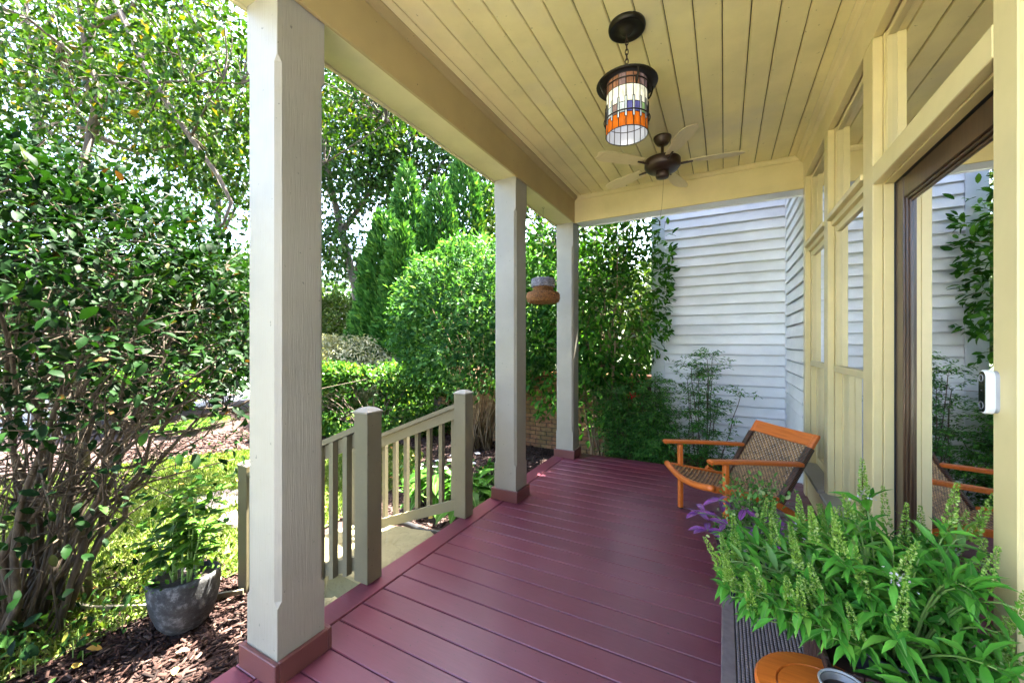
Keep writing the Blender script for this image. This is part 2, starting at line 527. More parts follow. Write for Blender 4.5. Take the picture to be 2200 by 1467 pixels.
def mulch_mat():
    m, nt, b = new_mat('mulch_ground')
    v = world_coords(nt)
    n = noise(nt, v, 34, 6, 0.7); n2 = noise(nt, v, 1.2, 3)
    c = ramp(nt, n, [(0.3, (0.012, 0.007, 0.006)), (0.5, (0.038, 0.018, 0.014)), (0.72, (0.085, 0.045, 0.034))])
    nt.links.new(c, b.inputs['Base Color']); b.inputs['Roughness'].default_value = 0.95
    bump(nt, b, n, 1.0, 0.02)
    return m
M['mulch'] = mulch_mat()
M['chip'] = leaf_mat('mulch_chip', [(0, (0.0086, 0.0043, 0.0034)), (0.45, (0.0264, 0.0115, 0.0086)), (0.8, (0.0504, 0.0250, 0.0192)), (1, (0.0960, 0.0624, 0.0480))], 0.85, 0.0, gloss=0.2)

def lawn_mat():
    m, nt, b = new_mat('lawn_turf')
    v = world_coords(nt)
    n = noise(nt, v, 22, 6, 0.7); n2 = noise(nt, v, 1.1, 4)
    c = ramp(nt, n, [(0.3, (0.04, 0.07, 0.010)), (0.7, (0.11, 0.16, 0.026))])
    c = mixc(nt, ramp(nt, n2, [(0.5, (0, 0, 0)), (0.75, (0.6, 0.6, 0.6))]), c, (0.22, 0.20, 0.07))
    nt.links.new(c, b.inputs['Base Color']); b.inputs['Roughness'].default_value = 0.9
    bump(nt, b, n, 0.8, 0.03)
    return m
M['lawn'] = lawn_mat()
M['blade_grass'] = leaf_mat('grass_blade', [(0, (0.0586, 0.1035, 0.0138)), (0.6, (0.1104, 0.1725, 0.0242)), (1, (0.1863, 0.2070, 0.0517))], 0.5, 0.35)
M['farland'] = plain('far_ground', (0.10, 0.13, 0.05), 0.95, 0, 0.3, 2, 0.2)

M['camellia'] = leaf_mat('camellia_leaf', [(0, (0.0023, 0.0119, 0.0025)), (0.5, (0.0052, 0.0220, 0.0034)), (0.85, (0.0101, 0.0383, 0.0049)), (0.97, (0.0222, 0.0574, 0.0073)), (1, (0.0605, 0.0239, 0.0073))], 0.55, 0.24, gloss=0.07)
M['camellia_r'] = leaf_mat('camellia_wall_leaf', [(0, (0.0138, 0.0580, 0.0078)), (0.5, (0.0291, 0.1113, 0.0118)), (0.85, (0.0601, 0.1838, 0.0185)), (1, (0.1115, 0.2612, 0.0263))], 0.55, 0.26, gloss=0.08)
M['roundshrub'] = leaf_mat('round_shrub_leaf', [(0, (0.0150, 0.0569, 0.0155)), (0.5, (0.0348, 0.1105, 0.0272)), (0.85, (0.0695, 0.1741, 0.0426)), (1, (0.1604, 0.2812, 0.0851))], 0.55, 0.40, gloss=0.10)
M['hedge'] = leaf_mat('hedge_leaf', [(0, (0.0184, 0.0628, 0.0111)), (0.5, (0.0447, 0.1256, 0.0215)), (0.9, (0.0894, 0.1883, 0.0307)), (1, (0.2104, 0.2260, 0.0430))], 0.38, 0.4)
M['silver'] = leaf_mat('silver_leaf', [(0, (0.1500, 0.1650, 0.0900)), (0.5, (0.3150, 0.3150, 0.2025)), (1, (0.4650, 0.4500, 0.3150))], 0.6, 0.3)
M['arbor'] = leaf_mat('arborvitae_spray', [(0, (0.0214, 0.0782, 0.0140)), (0.5, (0.0428, 0.1276, 0.0229)), (0.9, (0.0855, 0.1977, 0.0354)), (1, (0.1426, 0.2635, 0.0530))], 0.55, 0.2)
M['yellowtree'] = leaf_mat('cherry_leaf', [(0, (0.0070, 0.0248, 0.0030)), (0.5, (0.0162, 0.0482, 0.0049)), (0.86, (0.0325, 0.0730, 0.0071)), (0.965, (0.0648, 0.0933, 0.0088)), (0.98, (0.1273, 0.1167, 0.0100)), (1, (0.1273, 0.0788, 0.0100))], 0.42, 0.42, (1.0, 1.0, 0.25))
M['greytree'] = leaf_mat('far_tree_leaf', [(0, (0.0110, 0.0347, 0.0074)), (0.5, (0.0220, 0.0620, 0.0118)), (1, (0.0528, 0.1091, 0.0202))], 0.4, 0.3)
M['paletree'] = leaf_mat('pale_tree_leaf', [(0, (0.0180, 0.0405, 0.0059)), (0.5, (0.0386, 0.0725, 0.0118)), (1, (0.0772, 0.1102, 0.0235))], 0.5, 0.35)
M['nandina'] = leaf_mat('nandina_leaf', [(0, (0.0231, 0.0980, 0.0201)), (0.5, (0.0509, 0.1713, 0.0332)), (0.9, (0.1087, 0.2858, 0.0498)), (1, (0.1737, 0.3916, 0.0554))], 0.4, 0.22)
M['hosta'] = leaf_mat('hosta_leaf', [(0, (0.0193, 0.0806, 0.0084)), (0.6, (0.0440, 0.1488, 0.0147)), (1, (0.0770, 0.1922, 0.0210))], 0.45, 0.3, big=True)
M['buddleia'] = leaf_mat('buddleia_leaf', [(0, (0.0322, 0.1503, 0.0155)), (0.5, (0.0751, 0.2718, 0.0278)), (0.9, (0.1287, 0.3701, 0.0402)), (1, (0.1930, 0.3932, 0.0541))], 0.5, 0.22, gloss=0.15, big=True)
M['stemgreen'] = plain('green_stem', (0.16, 0.26, 0.06), 0.5)
M['spike'] = leaf_mat('flower_bud', [(0, (0.1354, 0.2752, 0.0328)), (0.7, (0.2528, 0.4077, 0.0656)), (1, (0.4694, 0.5503, 0.2358))], 0.6, 0.25)
M['floret'] = leaf_mat('white_floret', [(0, (0.4960, 0.4160, 0.4800)), (1, (0.6560, 0.6240, 0.6400))], 0.6, 0.3)
M['whiteflower'] = leaf_mat('white_petal', [(0, (0.78, 0.78, 0.78)), (1, (0.86, 0.84, 0.86))], 0.5, 0.3)
M['redflower'] = leaf_mat('red_petal', [(0, (0.42, 0.010, 0.018)), (1, (0.62, 0.03, 0.03))], 0.5, 0.3)
M['pinkflower'] = leaf_mat('pink_petal', [(0, (0.55, 0.10, 0.22)), (1, (0.72, 0.26, 0.38))], 0.5, 0.3)
M['hydrangea'] = leaf_mat('pot_plant_leaf', [(0, (0.0198, 0.0707, 0.0071)), (0.5, (0.0462, 0.1340, 0.0121)), (1, (0.0990, 0.2157, 0.0201))], 0.45, 0.38, big=True)
M['variegated'] = leaf_mat('variegated_leaf', [(0, (0.0425, 0.1170, 0.0210)), (0.5, (0.0850, 0.2160, 0.0350)), (0.85, (0.1870, 0.3240, 0.0910)), (1, (0.4250, 0.4950, 0.2450))], 0.45, 0.25)
M['fern'] = leaf_mat('fern_frond', [(0, (0.0264, 0.0744, 0.0084)), (1, (0.0792, 0.1587, 0.0202))], 0.5, 0.35)
M['fallen'] = leaf_mat('fallen_leaf', [(0, (0.16, 0.065, 0.022)), (0.5, (0.36, 0.17, 0.05)), (0.8, (0.55, 0.38, 0.08)), (1, (0.50, 0.36, 0.25))], 0.7, 0.15)
M['bark'] = bark('grey_bark', (0.045, 0.038, 0.032), (0.15, 0.125, 0.105))
M['barkdark'] = bark('dark_bark', (0.028, 0.020, 0.013), (0.105, 0.074, 0.046))
M['barktan'] = bark('tan_bark', (0.10, 0.065, 0.035), (0.26, 0.18, 0.095))

def purple_mat():
    m, nt, b = new_mat('persian_shield_leaf')
    tc = nt.nodes.new('ShaderNodeTexCoord'); sp = nt.nodes.new('ShaderNodeSeparateXYZ')
    nt.links.new(tc.outputs['Object'], sp.inputs[0])
    ab = N_(nt, 'ShaderNodeMath', operation='ABSOLUTE'); nt.links.new(sp.outputs['Y'], ab.inputs[0])
    k = N_(nt, 'ShaderNodeMath', operation='MULTIPLY'); k.inputs[1].default_value = 0.8; nt.links.new(ab.outputs[0], k.inputs[0])
    s = N_(nt, 'ShaderNodeMath', operation='SUBTRACT'); nt.links.new(sp.outputs['X'], s.inputs[0]); nt.links.new(k.outputs[0], s.inputs[1])
    w = N_(nt, 'ShaderNodeMath', operation='MULTIPLY'); w.inputs[1].default_value = 58; nt.links.new(s.outputs[0], w.inputs[0])
    si = N_(nt, 'ShaderNodeMath', operation='SINE'); nt.links.new(w.outputs[0], si.inputs[0])
    c = ramp(nt, si.outputs[0], [(0.0, (0.24, 0.055, 0.28)), (0.5, (0.15, 0.024, 0.20)), (0.72, (0.014, 0.018, 0.014))])
    rim = ramp(nt, ab.outputs[0], [(0.36, (0, 0, 0)), (0.5, (1, 1, 1))])
    c = mixc(nt, rim, c, (0.018, 0.028, 0.018))
    mid = ramp(nt, ab.outputs[0], [(0.015, (1, 1, 1)), (0.05, (0, 0, 0))])
    c = mixc(nt, mid, c, (0.012, 0.02, 0.012))
    nt.links.new(c, b.inputs['Base Color'])
    b.inputs['Roughness'].default_value = 0.35
    return m
M['purple'] = purple_mat()

def glass_mat(name, tint=(0.82, 0.84, 0.82), ior=2.4):
    m, nt, b = new_mat(name)
    nt.nodes.remove(b)
    out = nt.nodes['Material Output']
    t = nt.nodes.new('ShaderNodeBsdfTransparent'); t.inputs['Color'].default_value = (*tint, 1)
    g = nt.nodes.new('ShaderNodeBsdfGlossy'); g.inputs['Roughness'].default_value = 0.01; g.inputs['Color'].default_value = (0.95, 0.96, 0.98, 1)
    n = noise(nt, world_coords(nt), 1.6, 2)
    bp = nt.nodes.new('ShaderNodeBump'); bp.inputs['Strength'].default_value = 0.02; bp.inputs['Distance'].default_value = 0.02
    nt.links.new(n, bp.inputs['Height']); nt.links.new(bp.outputs[0], g.inputs['Normal'])
    f = nt.nodes.new('ShaderNodeFresnel'); f.inputs['IOR'].default_value = ior
    mx = nt.nodes.new('ShaderNodeMixShader')
    nt.links.new(f.outputs[0], mx.inputs[0]); nt.links.new(t.outputs[0], mx.inputs[1]); nt.links.new(g.outputs[0], mx.inputs[2])
    nt.links.new(mx.outputs[0], out.inputs['Surface'])
    return m
M['glass'] = glass_mat('window_glass')

def art_glass(name, col, emit, streak=True):
    """art glass of the lantern, backlight put in as emission"""
    m, nt, b = new_mat(name)
    n = noise(nt, coords(nt, (30, 30, 6)), 3, 5, 0.6)
    c = mixc(nt, ramp(nt, n, [(0.35, (0, 0, 0)), (0.7, (1, 1, 1))]), col, tuple(x * 0.45 for x in col))
    gq = nt.nodes.new('ShaderNodeNewGeometry'); c = mixc(nt, gq.outputs['Backfacing'], c, (0.26, 0.28, 0.32))
    nt.links.new(c, b.inputs['Base Color']); nt.links.new(c, b.inputs['Emission Color'])
    b.inputs['Emission Strength'].default_value = emit  # faint glow stands in for light coming through from behind
    b.inputs['Roughness'].default_value = 0.2
    return m
AG = {'brown': art_glass('brown_art_glass', (0.30, 0.14, 0.075), 0.02), 'mauve': art_glass('mauve_art_glass', (0.26, 0.17, 0.16), 0.02),
      'white': art_glass('white_art_glass', (0.80, 0.78, 0.62), 0.035), 'orange': art_glass('orange_art_glass', (0.62, 0.13, 0.008), 0.014),
      'blue': art_glass('blue_art_glass', (0.10, 0.10, 0.30), 0.03), 'green': art_glass('green_art_glass', (0.25, 0.40, 0.16), 0.025),
      'clear': art_glass('clear_art_glass', (0.55, 0.60, 0.60), 0.03), 'dark': art_glass('dark_art_glass', (0.03, 0.04, 0.06), 0.01)}

GZ = -0.42       # ground level (the deck is at z = 0)
CZ = 3.18        # ceiling underside
# ================================================================== SETTING: ground, lawn, beds
def sheet(name, poly, z, mat, parent=None):
    me = bpy.data.meshes.new(name)
    me.from_pydata([(x, y, z) for x, y in poly], [], [tuple(range(len(poly)))])
    me.materials.append(mat)
    return link(name, me, parent)
tag(sheet('ground', [(-600, -600), (600, -600), (600, 600), (-600, 600)], GZ - 0.02, M['farland']), kind='structure')
tag(sheet('mulch_bed', [(-16, -6), (3, -6), (3, 14), (-16, 14)], GZ, M['mulch']), kind='structure')
lawn_poly = [(-3.42, -4), (-3.38, 1.2), (-3.40, 2.0), (-3.5, 2.9), (-3.7, 4.0), (-4.3, 5.0), (-5.2, 5.3), (-6.2, 4.75), (-7.0, 3.9), (-7.5, 3.1), (-8.3, 1.6), (-9.5, -4)]
tag(sheet('lawn', lawn_poly, GZ + 0.02, M['lawn']), kind='structure')
tag(sheet('bounce_ground', [(-1.9, -9), (3, -9), (3, -1.0), (-1.9, -1.0)], GZ + 0.03, M['concrete']), kind='structure')  # pale ground added out of view to bounce light up into the porch
tag(sheet('street', [(-40, -40), (-13.2, -40), (-12.6, 2), (-14.5, 12), (-30, 60), (-60, 60)], GZ + 0.004, M['concrete']), kind='structure')

def in_poly(x, y, poly):
    c = np.zeros(len(x), bool); n = len(poly)
    for i in range(n):
        x0, y0 = poly[i]; x1, y1 = poly[(i + 1) % n]
        k = ((y0 > y) != (y1 > y)) & (x < (x1 - x0) * (y - y0) / (y1 - y0 + 1e-12) + x0)
        c ^= k
    return c

# grass blades
n = 90000
gx = RNG.uniform(-9, -3.3, n); gy = RNG.uniform(-1.5, 5.3, n)
k = in_poly(gx, gy, lawn_poly); gx = gx[k]; gy = gy[k]; n = len(gx)
P = np.stack([gx, gy, np.full(n, GZ + 0.018)], 1)
D = np.stack([RNG.normal(0, .75, n), RNG.normal(0, .75, n), np.ones(n)], 1)
Nn = np.stack([RNG.normal(0, 1, n), RNG.normal(0, 1, n), np.full(n, .2)], 1)
dist = np.hypot(gx, gy)
o = link('grass', leaves_mesh('grass', P, D, Nn, RNG.uniform(.035, .075, n), 0.004 + dist * 0.0016, M['blade_grass']))
tag(o, 'short sunlit green lawn grass beyond the stair railing', 'grass', kind='stuff')

# mulch chips
def chips(name, n, xr, yr, size, label, z=GZ, keep=None):
    x = RNG.uniform(*xr, n); y = RNG.uniform(*yr, n)
    if keep is not None:
        kk = keep(x, y); x = x[kk]; y = y[kk]; n = len(x)
    L = RNG.uniform(.4, 1.3, n) * size; W = RNG.uniform(.15, .4, n) * size; H = RNG.uniform(.06, .16, n) * size
    a = RNG.uniform(0, 2 * math.pi, n); t = RNG.normal(0, .28, n)
    d = np.stack([np.cos(a) * np.cos(t), np.sin(a) * np.cos(t), np.sin(t)], 1)
    s = unit(np.cross(d, np.stack([RNG.normal(0, .3, n), RNG.normal(0, .3, n), np.ones(n)], 1))); u = np.cross(s, d)
    c = np.stack([x, y, z + RNG.uniform(0.002, .024, n)], 1)
    V = []
    for sx, sy, sz, w in ((-1,-1,-1,.6),(1,-1,-1,.9),(1,1,-1,.7),(-1,1,-1,1),(-1,-1,1,.6),(1,-1,1,.9),(1,1,1,.7),(-1,1,1,1)):
        V.append(c + d * (sx * L * .5)[:, None] + s * (sy * W * .5 * w)[:, None] + u * (sz * H * .5)[:, None])
    V = np.stack(V, 1)
    q = np.array([(0,3,2,1),(4,5,6,7),(0,1,5,4),(1,2,6,5),(2,3,7,6),(3,0,4,7)])
    F = q[None] + (np.arange(n) * 8)[:, None, None]
    o = link(name, raw_mesh(name, V.reshape(-1, 3), F.reshape(-1, 4), M['chip']))
    tag(o, label, 'mulch', kind='stuff')
chips('bark_mulch', 11000, (-4.4, -1.9), (-0.6, 1.75), .055, 'dark shredded bark mulch around the stone pot beside the porch')
chips('bark_mulch', 5200, (-4.8, -1.9), (2.75, 6.3), .06, 'dark bark mulch under the hostas beyond the far railing')
chips('bark_mulch', 3800, (-9.0, -4.5), (2.6, 6.6), .10, 'reddish bark mulch along the far edge of the lawn', keep=lambda x, y: ~in_poly(x, y, lawn_poly))

# fallen leaves
n = 150
fx = RNG.uniform(-8, -2.2, n); fy = RNG.uniform(-.4, 5, n)
P = np.stack([fx, fy, np.full(n, GZ + .045)], 1); a = RNG.uniform(0, 6.28, n)
D = np.stack([np.cos(a), np.sin(a), RNG.normal(0, .25, n)], 1)
Nn = np.stack([RNG.normal(0, .3, n), RNG.normal(0, .3, n), np.ones(n)], 1)
o = link('fallen_leaves', leaves_mesh('fallen_leaves', P, D, Nn, RNG.uniform(.05, .09, n), RNG.uniform(.03, .05, n), M['fallen'], T_OVAL))
tag(o, 'scattered yellow and brown fallen leaves on lawn and mulch', 'leaves', kind='stuff')

# ================================================================== PORCH FLOOR
floor = empty('porch_floor'); tag(floor, kind='structure')
YB0 = 1.365
bw, pit = 0.1415, 0.1475
bm = G().cbox(-1.7335, 0, -0.028, 0.70, bw, 0, 0.0035).mesh('deck_board', M['deck'])
for k in range(-12, 24):
    link('deck_board', bm, floor, (RNG.uniform(-.001, .001), YB0 + k * pit + 0.003, RNG.uniform(-.0012, 0)))
for (a, b_) in ((-.41, .953), (.956, 4.905)):
    G().cbox(-1.89, a, -0.028, -1.7415, b_, 0.0, 0.004).build('border_board', M['deck'], floor)
G().box(-1.875, -.39, -0.40, 0.69, 4.89, -0.034).build('rim_board', M['basetrim'], floor)

# ================================================================== HOUSE
house = empty('house')
tag(house, 'pale lap sided house with cream trim, glazed wooden door and board porch ceiling', 'house')
XC, XW = 0.66, 0.70
# porch ceiling
ceil = G().box(-1.60, -.45, CZ + 0.045, 0.70, 4.6, CZ + 0.05).build('ceiling', M['ceiling'], house)
cbm = G()
cp = 0.137
# board with V-groove edges
poly = [(0.002, 0.016), (0.002, 0.006), (0.008, 0.0), (cp - 0.008, 0.0), (cp - 0.003, 0.006), (cp - 0.003, 0.016)]
cbm.prism([(u, w) for u, w in poly], 'y', -.45, 4.60)
cme = cbm.mesh('ceiling_board', M['ceiling'], recalc=True)
for k in range(-12, 5):
    x0 = -0.009 + k * cp
    if x0 < -1.66 or x0 + cp > 0.70: continue
    link('ceiling_board', cme, ceil, (x0, 0, CZ + RNG.uniform(0, .0008)))
G().box(-1.602, -.45, CZ, -0.009 - 11 * cp, 4.60, CZ + 0.013).build('ceiling_board', M['ceiling'], ceil)
# front beam
beam = G().box(-1.850, -.45, 2.886, -1.622, 4.85, 3.40).build('beam', M['soffit'], house)
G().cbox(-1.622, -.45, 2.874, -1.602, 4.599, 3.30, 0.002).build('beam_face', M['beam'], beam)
G().cbox(-1.870, -.45, 2.874, -1.8505, 4.85, 3.30, 0.002).build('beam_face', M['soffit'], beam)
# end beam
eb = G().box(-1.6015, 4.62, 2.882, 0.70, 4.83, 3.40).build('beam', M['siding'], house)
G().cbox(-1.6215, 4.60, 2.872, 0.70, 4.6195, 3.30, 0.002).build('beam_face', M['trim'], eb)
G().cbox(-1.602, 4.8305, 2.872, 0.70, 4.85, 3.30, 0.002).build('beam_face', M['siding'], eb)
# crown mouldings
def crown(u0, s):
    return [(u0, CZ - .001), (u0 + s * .040, CZ - .001), (u0 + s * .040, CZ - .008), (u0 + s * .028, CZ - .014), (u0 + s * .018, CZ - .028), (u0 + s * .010, CZ - .036), (u0, CZ - .040)]
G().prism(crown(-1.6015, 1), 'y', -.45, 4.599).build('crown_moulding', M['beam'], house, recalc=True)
G().prism(crown(4.599, -1), 'x', -1.56, 0.62).build('crown_moulding', M['trim'], house, recalc=True)
G().prism([(u, w) for u, w in [(XC, CZ - .001), (XC - .06, CZ - .001), (XC - .06, CZ - .012), (XC - .045, CZ - .02), (XC - .03, CZ - .04), (XC - .03, CZ - .05), (XC - .012, CZ - .058), (XC, CZ - .07)]], 'y', -.45, 4.598).build('crown_moulding', M['trim'], house, recalc=True)
# roof over the porch and eave
roof = G().prism([(-2.12, 3.20), (0.70, 3.20), (0.70, 4.52), (-2.12, 3.34)], 'y', -.5, 5.25).build('roof', M['roof'], house, recalc=True)
G().box(-2.14, -.52, 3.175, -2.12, 5.27, 3.36).build('fascia', M['soffit'], roof)
# walls
def hbox(name, mat, *a, parent=None, c=0.0):
    g = G().cbox(*a, c) if c else G().box(*a)
    return g.build(name, mat, parent or house)
hbox("wall", M["siding"], XW + .045, -9, -0.42, .80, 1.497, 3.18)
hbox('wall', M['siding'], XW + .045, 4.602, -0.42, .80, 6.099, 3.18)
hbox("wall", M["siding"], XW + .012, -9, 3.215, 4.6, 6.099, 5.6)
hbox('wall', M['siding'], -0.925, 6.165, -0.42, 5.0, 12.0, 7.5)
hbox('wall', M['trim'], XC + .015, 2.74, -0.40, .80, 4.52, .285)
hbox('wall', M['trim'], XC + .02, 1.50, 2.97, .80, 4.602, 3.2)
# inside room
rm = G()
rx0, rx1, ry0, ry1, rz0, rz1 = .802, 4.2, 0.4, 5.9, -.01, 3.05
rm.add([(rx1,ry0,rz0),(rx1,ry1,rz0),(rx1,ry1,rz1),(rx1,ry0,rz1)], [(0,1,2,3)])
rm.add([(rx0,ry0,rz0),(rx1,ry0,rz0),(rx1,ry0,rz1),(rx0,ry0,rz1)], [(0,1,2,3)])
rm.add([(rx0,ry1,rz0),(rx1,ry1,rz0),(rx1,ry1,rz1),(rx0,ry1,rz1)], [(0,1,2,3)])
rm.add([(rx0,ry0,rz1),(rx1,ry0,rz1),(rx1,ry1,rz1),(rx0,ry1,rz1)], [(0,1,2,3)])
room = rm.build('interior_wall', M['room'], house)
G().add([(rx0,ry0,rz0),(rx1,ry0,rz0),(rx1,ry1,rz0),(rx0,ry1,rz0)], [(0,1,2,3)]).build('interior_floor', M['roomfloor'], house)
# lap siding boards
EXP = 0.137
def lap(axis, plane, a0, a1, z0, z1, mat, out, z_shift=0.0):
    """boards whose lower edge stands proud of the plane on the side 'out'"""
    poly = [(plane, 0), (plane + out * .026, 0), (plane + out * .010, EXP - .019), (plane, EXP - .016)]
    me = G().prism(poly if axis == 'y' else poly, axis, a0, a1).mesh('siding_board', mat, recalc=True)
    z = z0
    while z < z1:
        link('siding_board', me, house, (0, RNG.uniform(-.0006, .0006) if axis == 'x' else 0, z)); z += EXP
lap('x', 6.135, -0.76, XW - .012, -0.11, 4.3, M['siding'], -1)
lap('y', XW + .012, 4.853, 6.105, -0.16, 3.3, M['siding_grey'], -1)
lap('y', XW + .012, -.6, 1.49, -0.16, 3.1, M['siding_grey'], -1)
hbox('corner_board', M['cornerboard'], -0.945, 6.10, -0.42, -0.762, 6.134, 6.5, c=.003)
hbox('corner_board', M['cornerboard'], XW - .014, 6.09, -0.42, XW + .011, 6.118, 6.5, c=.002)
hbox('base_trim', M['siding'], -0.76, 6.095, -0.16, XW - .015, 6.134, -0.105, c=.003)
hbox('foundation', M['brick'], -0.94, 6.14, -0.6, XW, 6.2, -0.1)
# vertical casings
CAS = [(1.50, 1.606), (2.62, 2.777), (3.606, 3.724), (4.50, 4.598)]
for i, (a, b_) in enumerate(CAS):
    hbox('casing', M['trim'], XC, a, 0.0, XW, b_, 2.948, c=.003)
    hbox('jamb', M['trim'], XW + .0015, a - (.006 if i else 0), 0.0, .80, b_ + (.006 if i < 3 else 0), 2.96, c=.002)
hbox('head_casing', M['trim'], XC - .001, 1.50, 2.949, XW, 4.598, 3.175, c=.003)
# transom rails
hbox('transom_rail', M['trim'], XC - .001, 1.607, 2.206, XW, 2.6195, 2.30, c=.003)
hbox('head_jamb', M['trim'], XW + .002, 1.614, 2.200, .80, 2.612, 2.312, c=.002)
for a, b_ in ((2.778, 3.605), (3.725, 4.499)):
    hbox('transom_rail', M['trim'], XC - .012, a, 2.288, XW + .05, b_, 2.322, c=.003)
    hbox('head_jamb', M['trim'], XW - .02, a + .001, 2.25, .80, b_ - .001, 2.2875, c=.002)
# transom windows
def transom(a, b_, z0, z1):
    w = G()
    f = .032
    w.cbox(XW + .004, a + .006, z0, XW + .04, a + .006 + f, z1, .003); w.cbox(XW + .004, b_ - .006 - f, z0, XW + .04, b_ - .006, z1, .003)
    w.cbox(XW + .006, a + .007 + f, z0, XW + .04, b_ - .007 - f, z0 + f, .003); w.cbox(XW + .006, a + .007 + f, z1 - f, XW + .04, b_ - .007 - f, z1, .003)
    o = w.build('transom_window', M['trim'], house)
    x = XW + .024
    G().add([(x, a, z0), (x, a, z1), (x, b_, z1), (x, b_, z0)], [(3, 2, 1, 0)]).build('pane', M['glass'], o)
transom(1.606, 2.62, 2.314, 2.948); transom(2.777, 3.606, 2.324, 2.948); transom(3.724, 4.50, 2.324, 2.948)
# double-hung windows
def window(a, b_):
    z0, zm, z1 = .315, 1.228, 2.249
    w = G(); f = .040
    w.cbox(XW + .001, a + .007, zm - .02, XW + .034, a + .007 + f, z1, .003); w.cbox(XW + .001, b_ - .007 - f, zm - .02, XW + .034, b_ - .007, z1, .003)
    w.cbox(XW + .003, a + .008 + f, z1 - .05, XW + .034, b_ - .008 - f, z1, .003)
    o = w.build('window', M['trim'], house)
    lo = G()
    lo.cbox(XW + .040, a + .007, z0, XW + .072, a + .007 + f, zm + .02, .003); lo.cbox(XW + .040, b_ - .007 - f, z0, XW + .072, b_ - .007, zm + .02, .003)
    lo.cbox(XW + .042, a + .008 + f, z0, XW + .072, b_ - .008 - f, z0 + .06, .003)
    lo.build('sash', M['trim'], o)
    G().cbox(XW - .006, a + .008, zm - .022, XW + .036, b_ - .008, zm + .022, .003).build('meeting_rail', M['trim'], o)
    G().cbox(XC - .045, a - .03, .285, XW + .08, b_ + .03, .314, .004).build('sill', M['column'], o)
    for x, za, zb in ((XW + .018, zm, z1), (XW + .056, z0, zm)):
        G().add([(x, a, za), (x, a, zb), (x, b_, zb), (x, b_, za)], [(3, 2, 1, 0)]).build('pane', M['glass'], o)
    # curtain folds behind the glass
    c = G(); m_ = 44
    top = [(.865 + .022 * math.sin(k * 1.7) , a + (b_ - a) * k / m_) for k in range(m_ + 1)]
    c.add([(x, y, .2) for x, y in top] + [(x, y, 1.28) for x, y in top], [(k, k + 1, k + m_ + 2, k + m_ + 1) for k in range(m_)])
    c.build('curtain', M['curtain'], o, smooth=True)
window(2.777, 3.606); window(3.724, 4.50)
# door
DX = .745
dr = G()
y0, y1, zt = 1.612, 2.612, 2.196
st = .092
dr.cbox(DX, y0, .02, DX + .045, y0 + st, zt, .003); dr.cbox(DX, y1 - st, .02, DX + .045, y1, zt, .003)
dr.cbox(DX + .001, y0 + st, zt - .10, DX + .045, y1 - st, zt - .003, .003); dr.cbox(DX + .001, y0 + st, .02, DX + .045, y1 - st, .26, .003)
door = dr.build('door', M['doorwood'], house)
g = G(); i0, i1, j0, j1 = y0 + st, y1 - st, .26, zt - .10
for a in (0, .014):
    g.cbox(DX + .008 + a * .6, i0 + a, j0 + a, DX + .030, i0 + a + .013, j1 - a, .003); g.cbox(DX + .008 + a * .6, i1 - a - .013, j0 + a, DX + .030, i1 - a, j1 - a, .003)
    g.cbox(DX + .009 + a * .6, i0 + a + .013, j1 - a - .013, DX + .030, i1 - a - .013, j1 - a, .003); g.cbox(DX + .009 + a * .6, i0 + a + .013, j0 + a, DX + .030, i1 - a - .013, j0 + a + .013, .003)
g.build('glazing_bead', M['doorwood'], door)
x = DX + .024
G().add([(x, i0, j0), (x, i0, j1), (x, i1, j1), (x, i1, j0)], [(3, 2, 1, 0)]).build('pane', M['glass'], door)
G().box(DX - .006, y1 + .0005, .0, DX + .02, y1 + .0055, zt).build('weatherstrip', M['black'], door)
G().box(DX - .006, y0, zt + .0005, DX + .02, y1, zt + .0035).build('weatherstrip', M['black'], door)
G().cbox(DX - .05, y0, 0.001, DX + .05, y1, .018, .003).build('threshold', M['doorwood'], door)
sh = G().lathe([(.001, 0), (.026, 0), (.026, .80), (.001, .80)], 14)
sv_ = G(); sv_.v = [(.855 + p[0], 1.72 + p[2], 1.985 + p[1]) for p in sh.v]; sv_.f = sh.f
roller = sv_.build('roller_shade', M['cream_shade'], house, smooth=True)
G().box(.84, 1.72, 1.86, .845, 2.52, 1.985).build('shade_cloth', M['cream_shade'], roller)

# ================================================================== COLUMNS
def column(yc, label):
    r = empty('porch_column', (-1.735, yc, 0))
    tag(r, label, 'column', 'painted posts carrying the porch beam')
    h = .110
    g = G(); secs = [(0.002, .0015), (.31, .0015), (.335, .020), (2.58, .020), (2.605, .0015), (2.885, .0015)]
    for z, c in secs:
        for (sx, sy) in ((1, -1), (1, 1), (-1, 1), (-1, -1)):
            a = (sx * h, sy * (h - c), z); b_ = (sx * (h - c), sy * h, z)
            g.v.extend([a, b_] if sx * sy > 0 else [b_, a])
    for i in range(len(secs) - 1):
        for k in range(8):
            k2 = (k + 1) % 8
            g.f.append((i * 8 + k, i * 8 + k2, i * 8 + 8 + k2, i * 8 + 8 + k))
    g.build('shaft', M['column'], r)
    t, q, zz = .113, .133, .10
    for (a0, b0, a1, b1) in ((-q, -q, q, -t), (-q, t, q, q)):
        G().cbox(a0, b0, 0.001, a1, b1, zz, .003).build('base_trim', M['basetrim'], r)
    for (a0, a1) in ((-q, -t), (t, q)):
        G().cbox(a0, -t + .0005, 0.001, a1, t - .0005, zz, .003).build('base_trim', M['basetrim'], r)
column(1.09, 'nearest and largest white square porch column on the left')
column(3.21, 'middle white porch column, just past the stair opening')
column(4.715, 'farthest white porch column at the corner of the end beam')

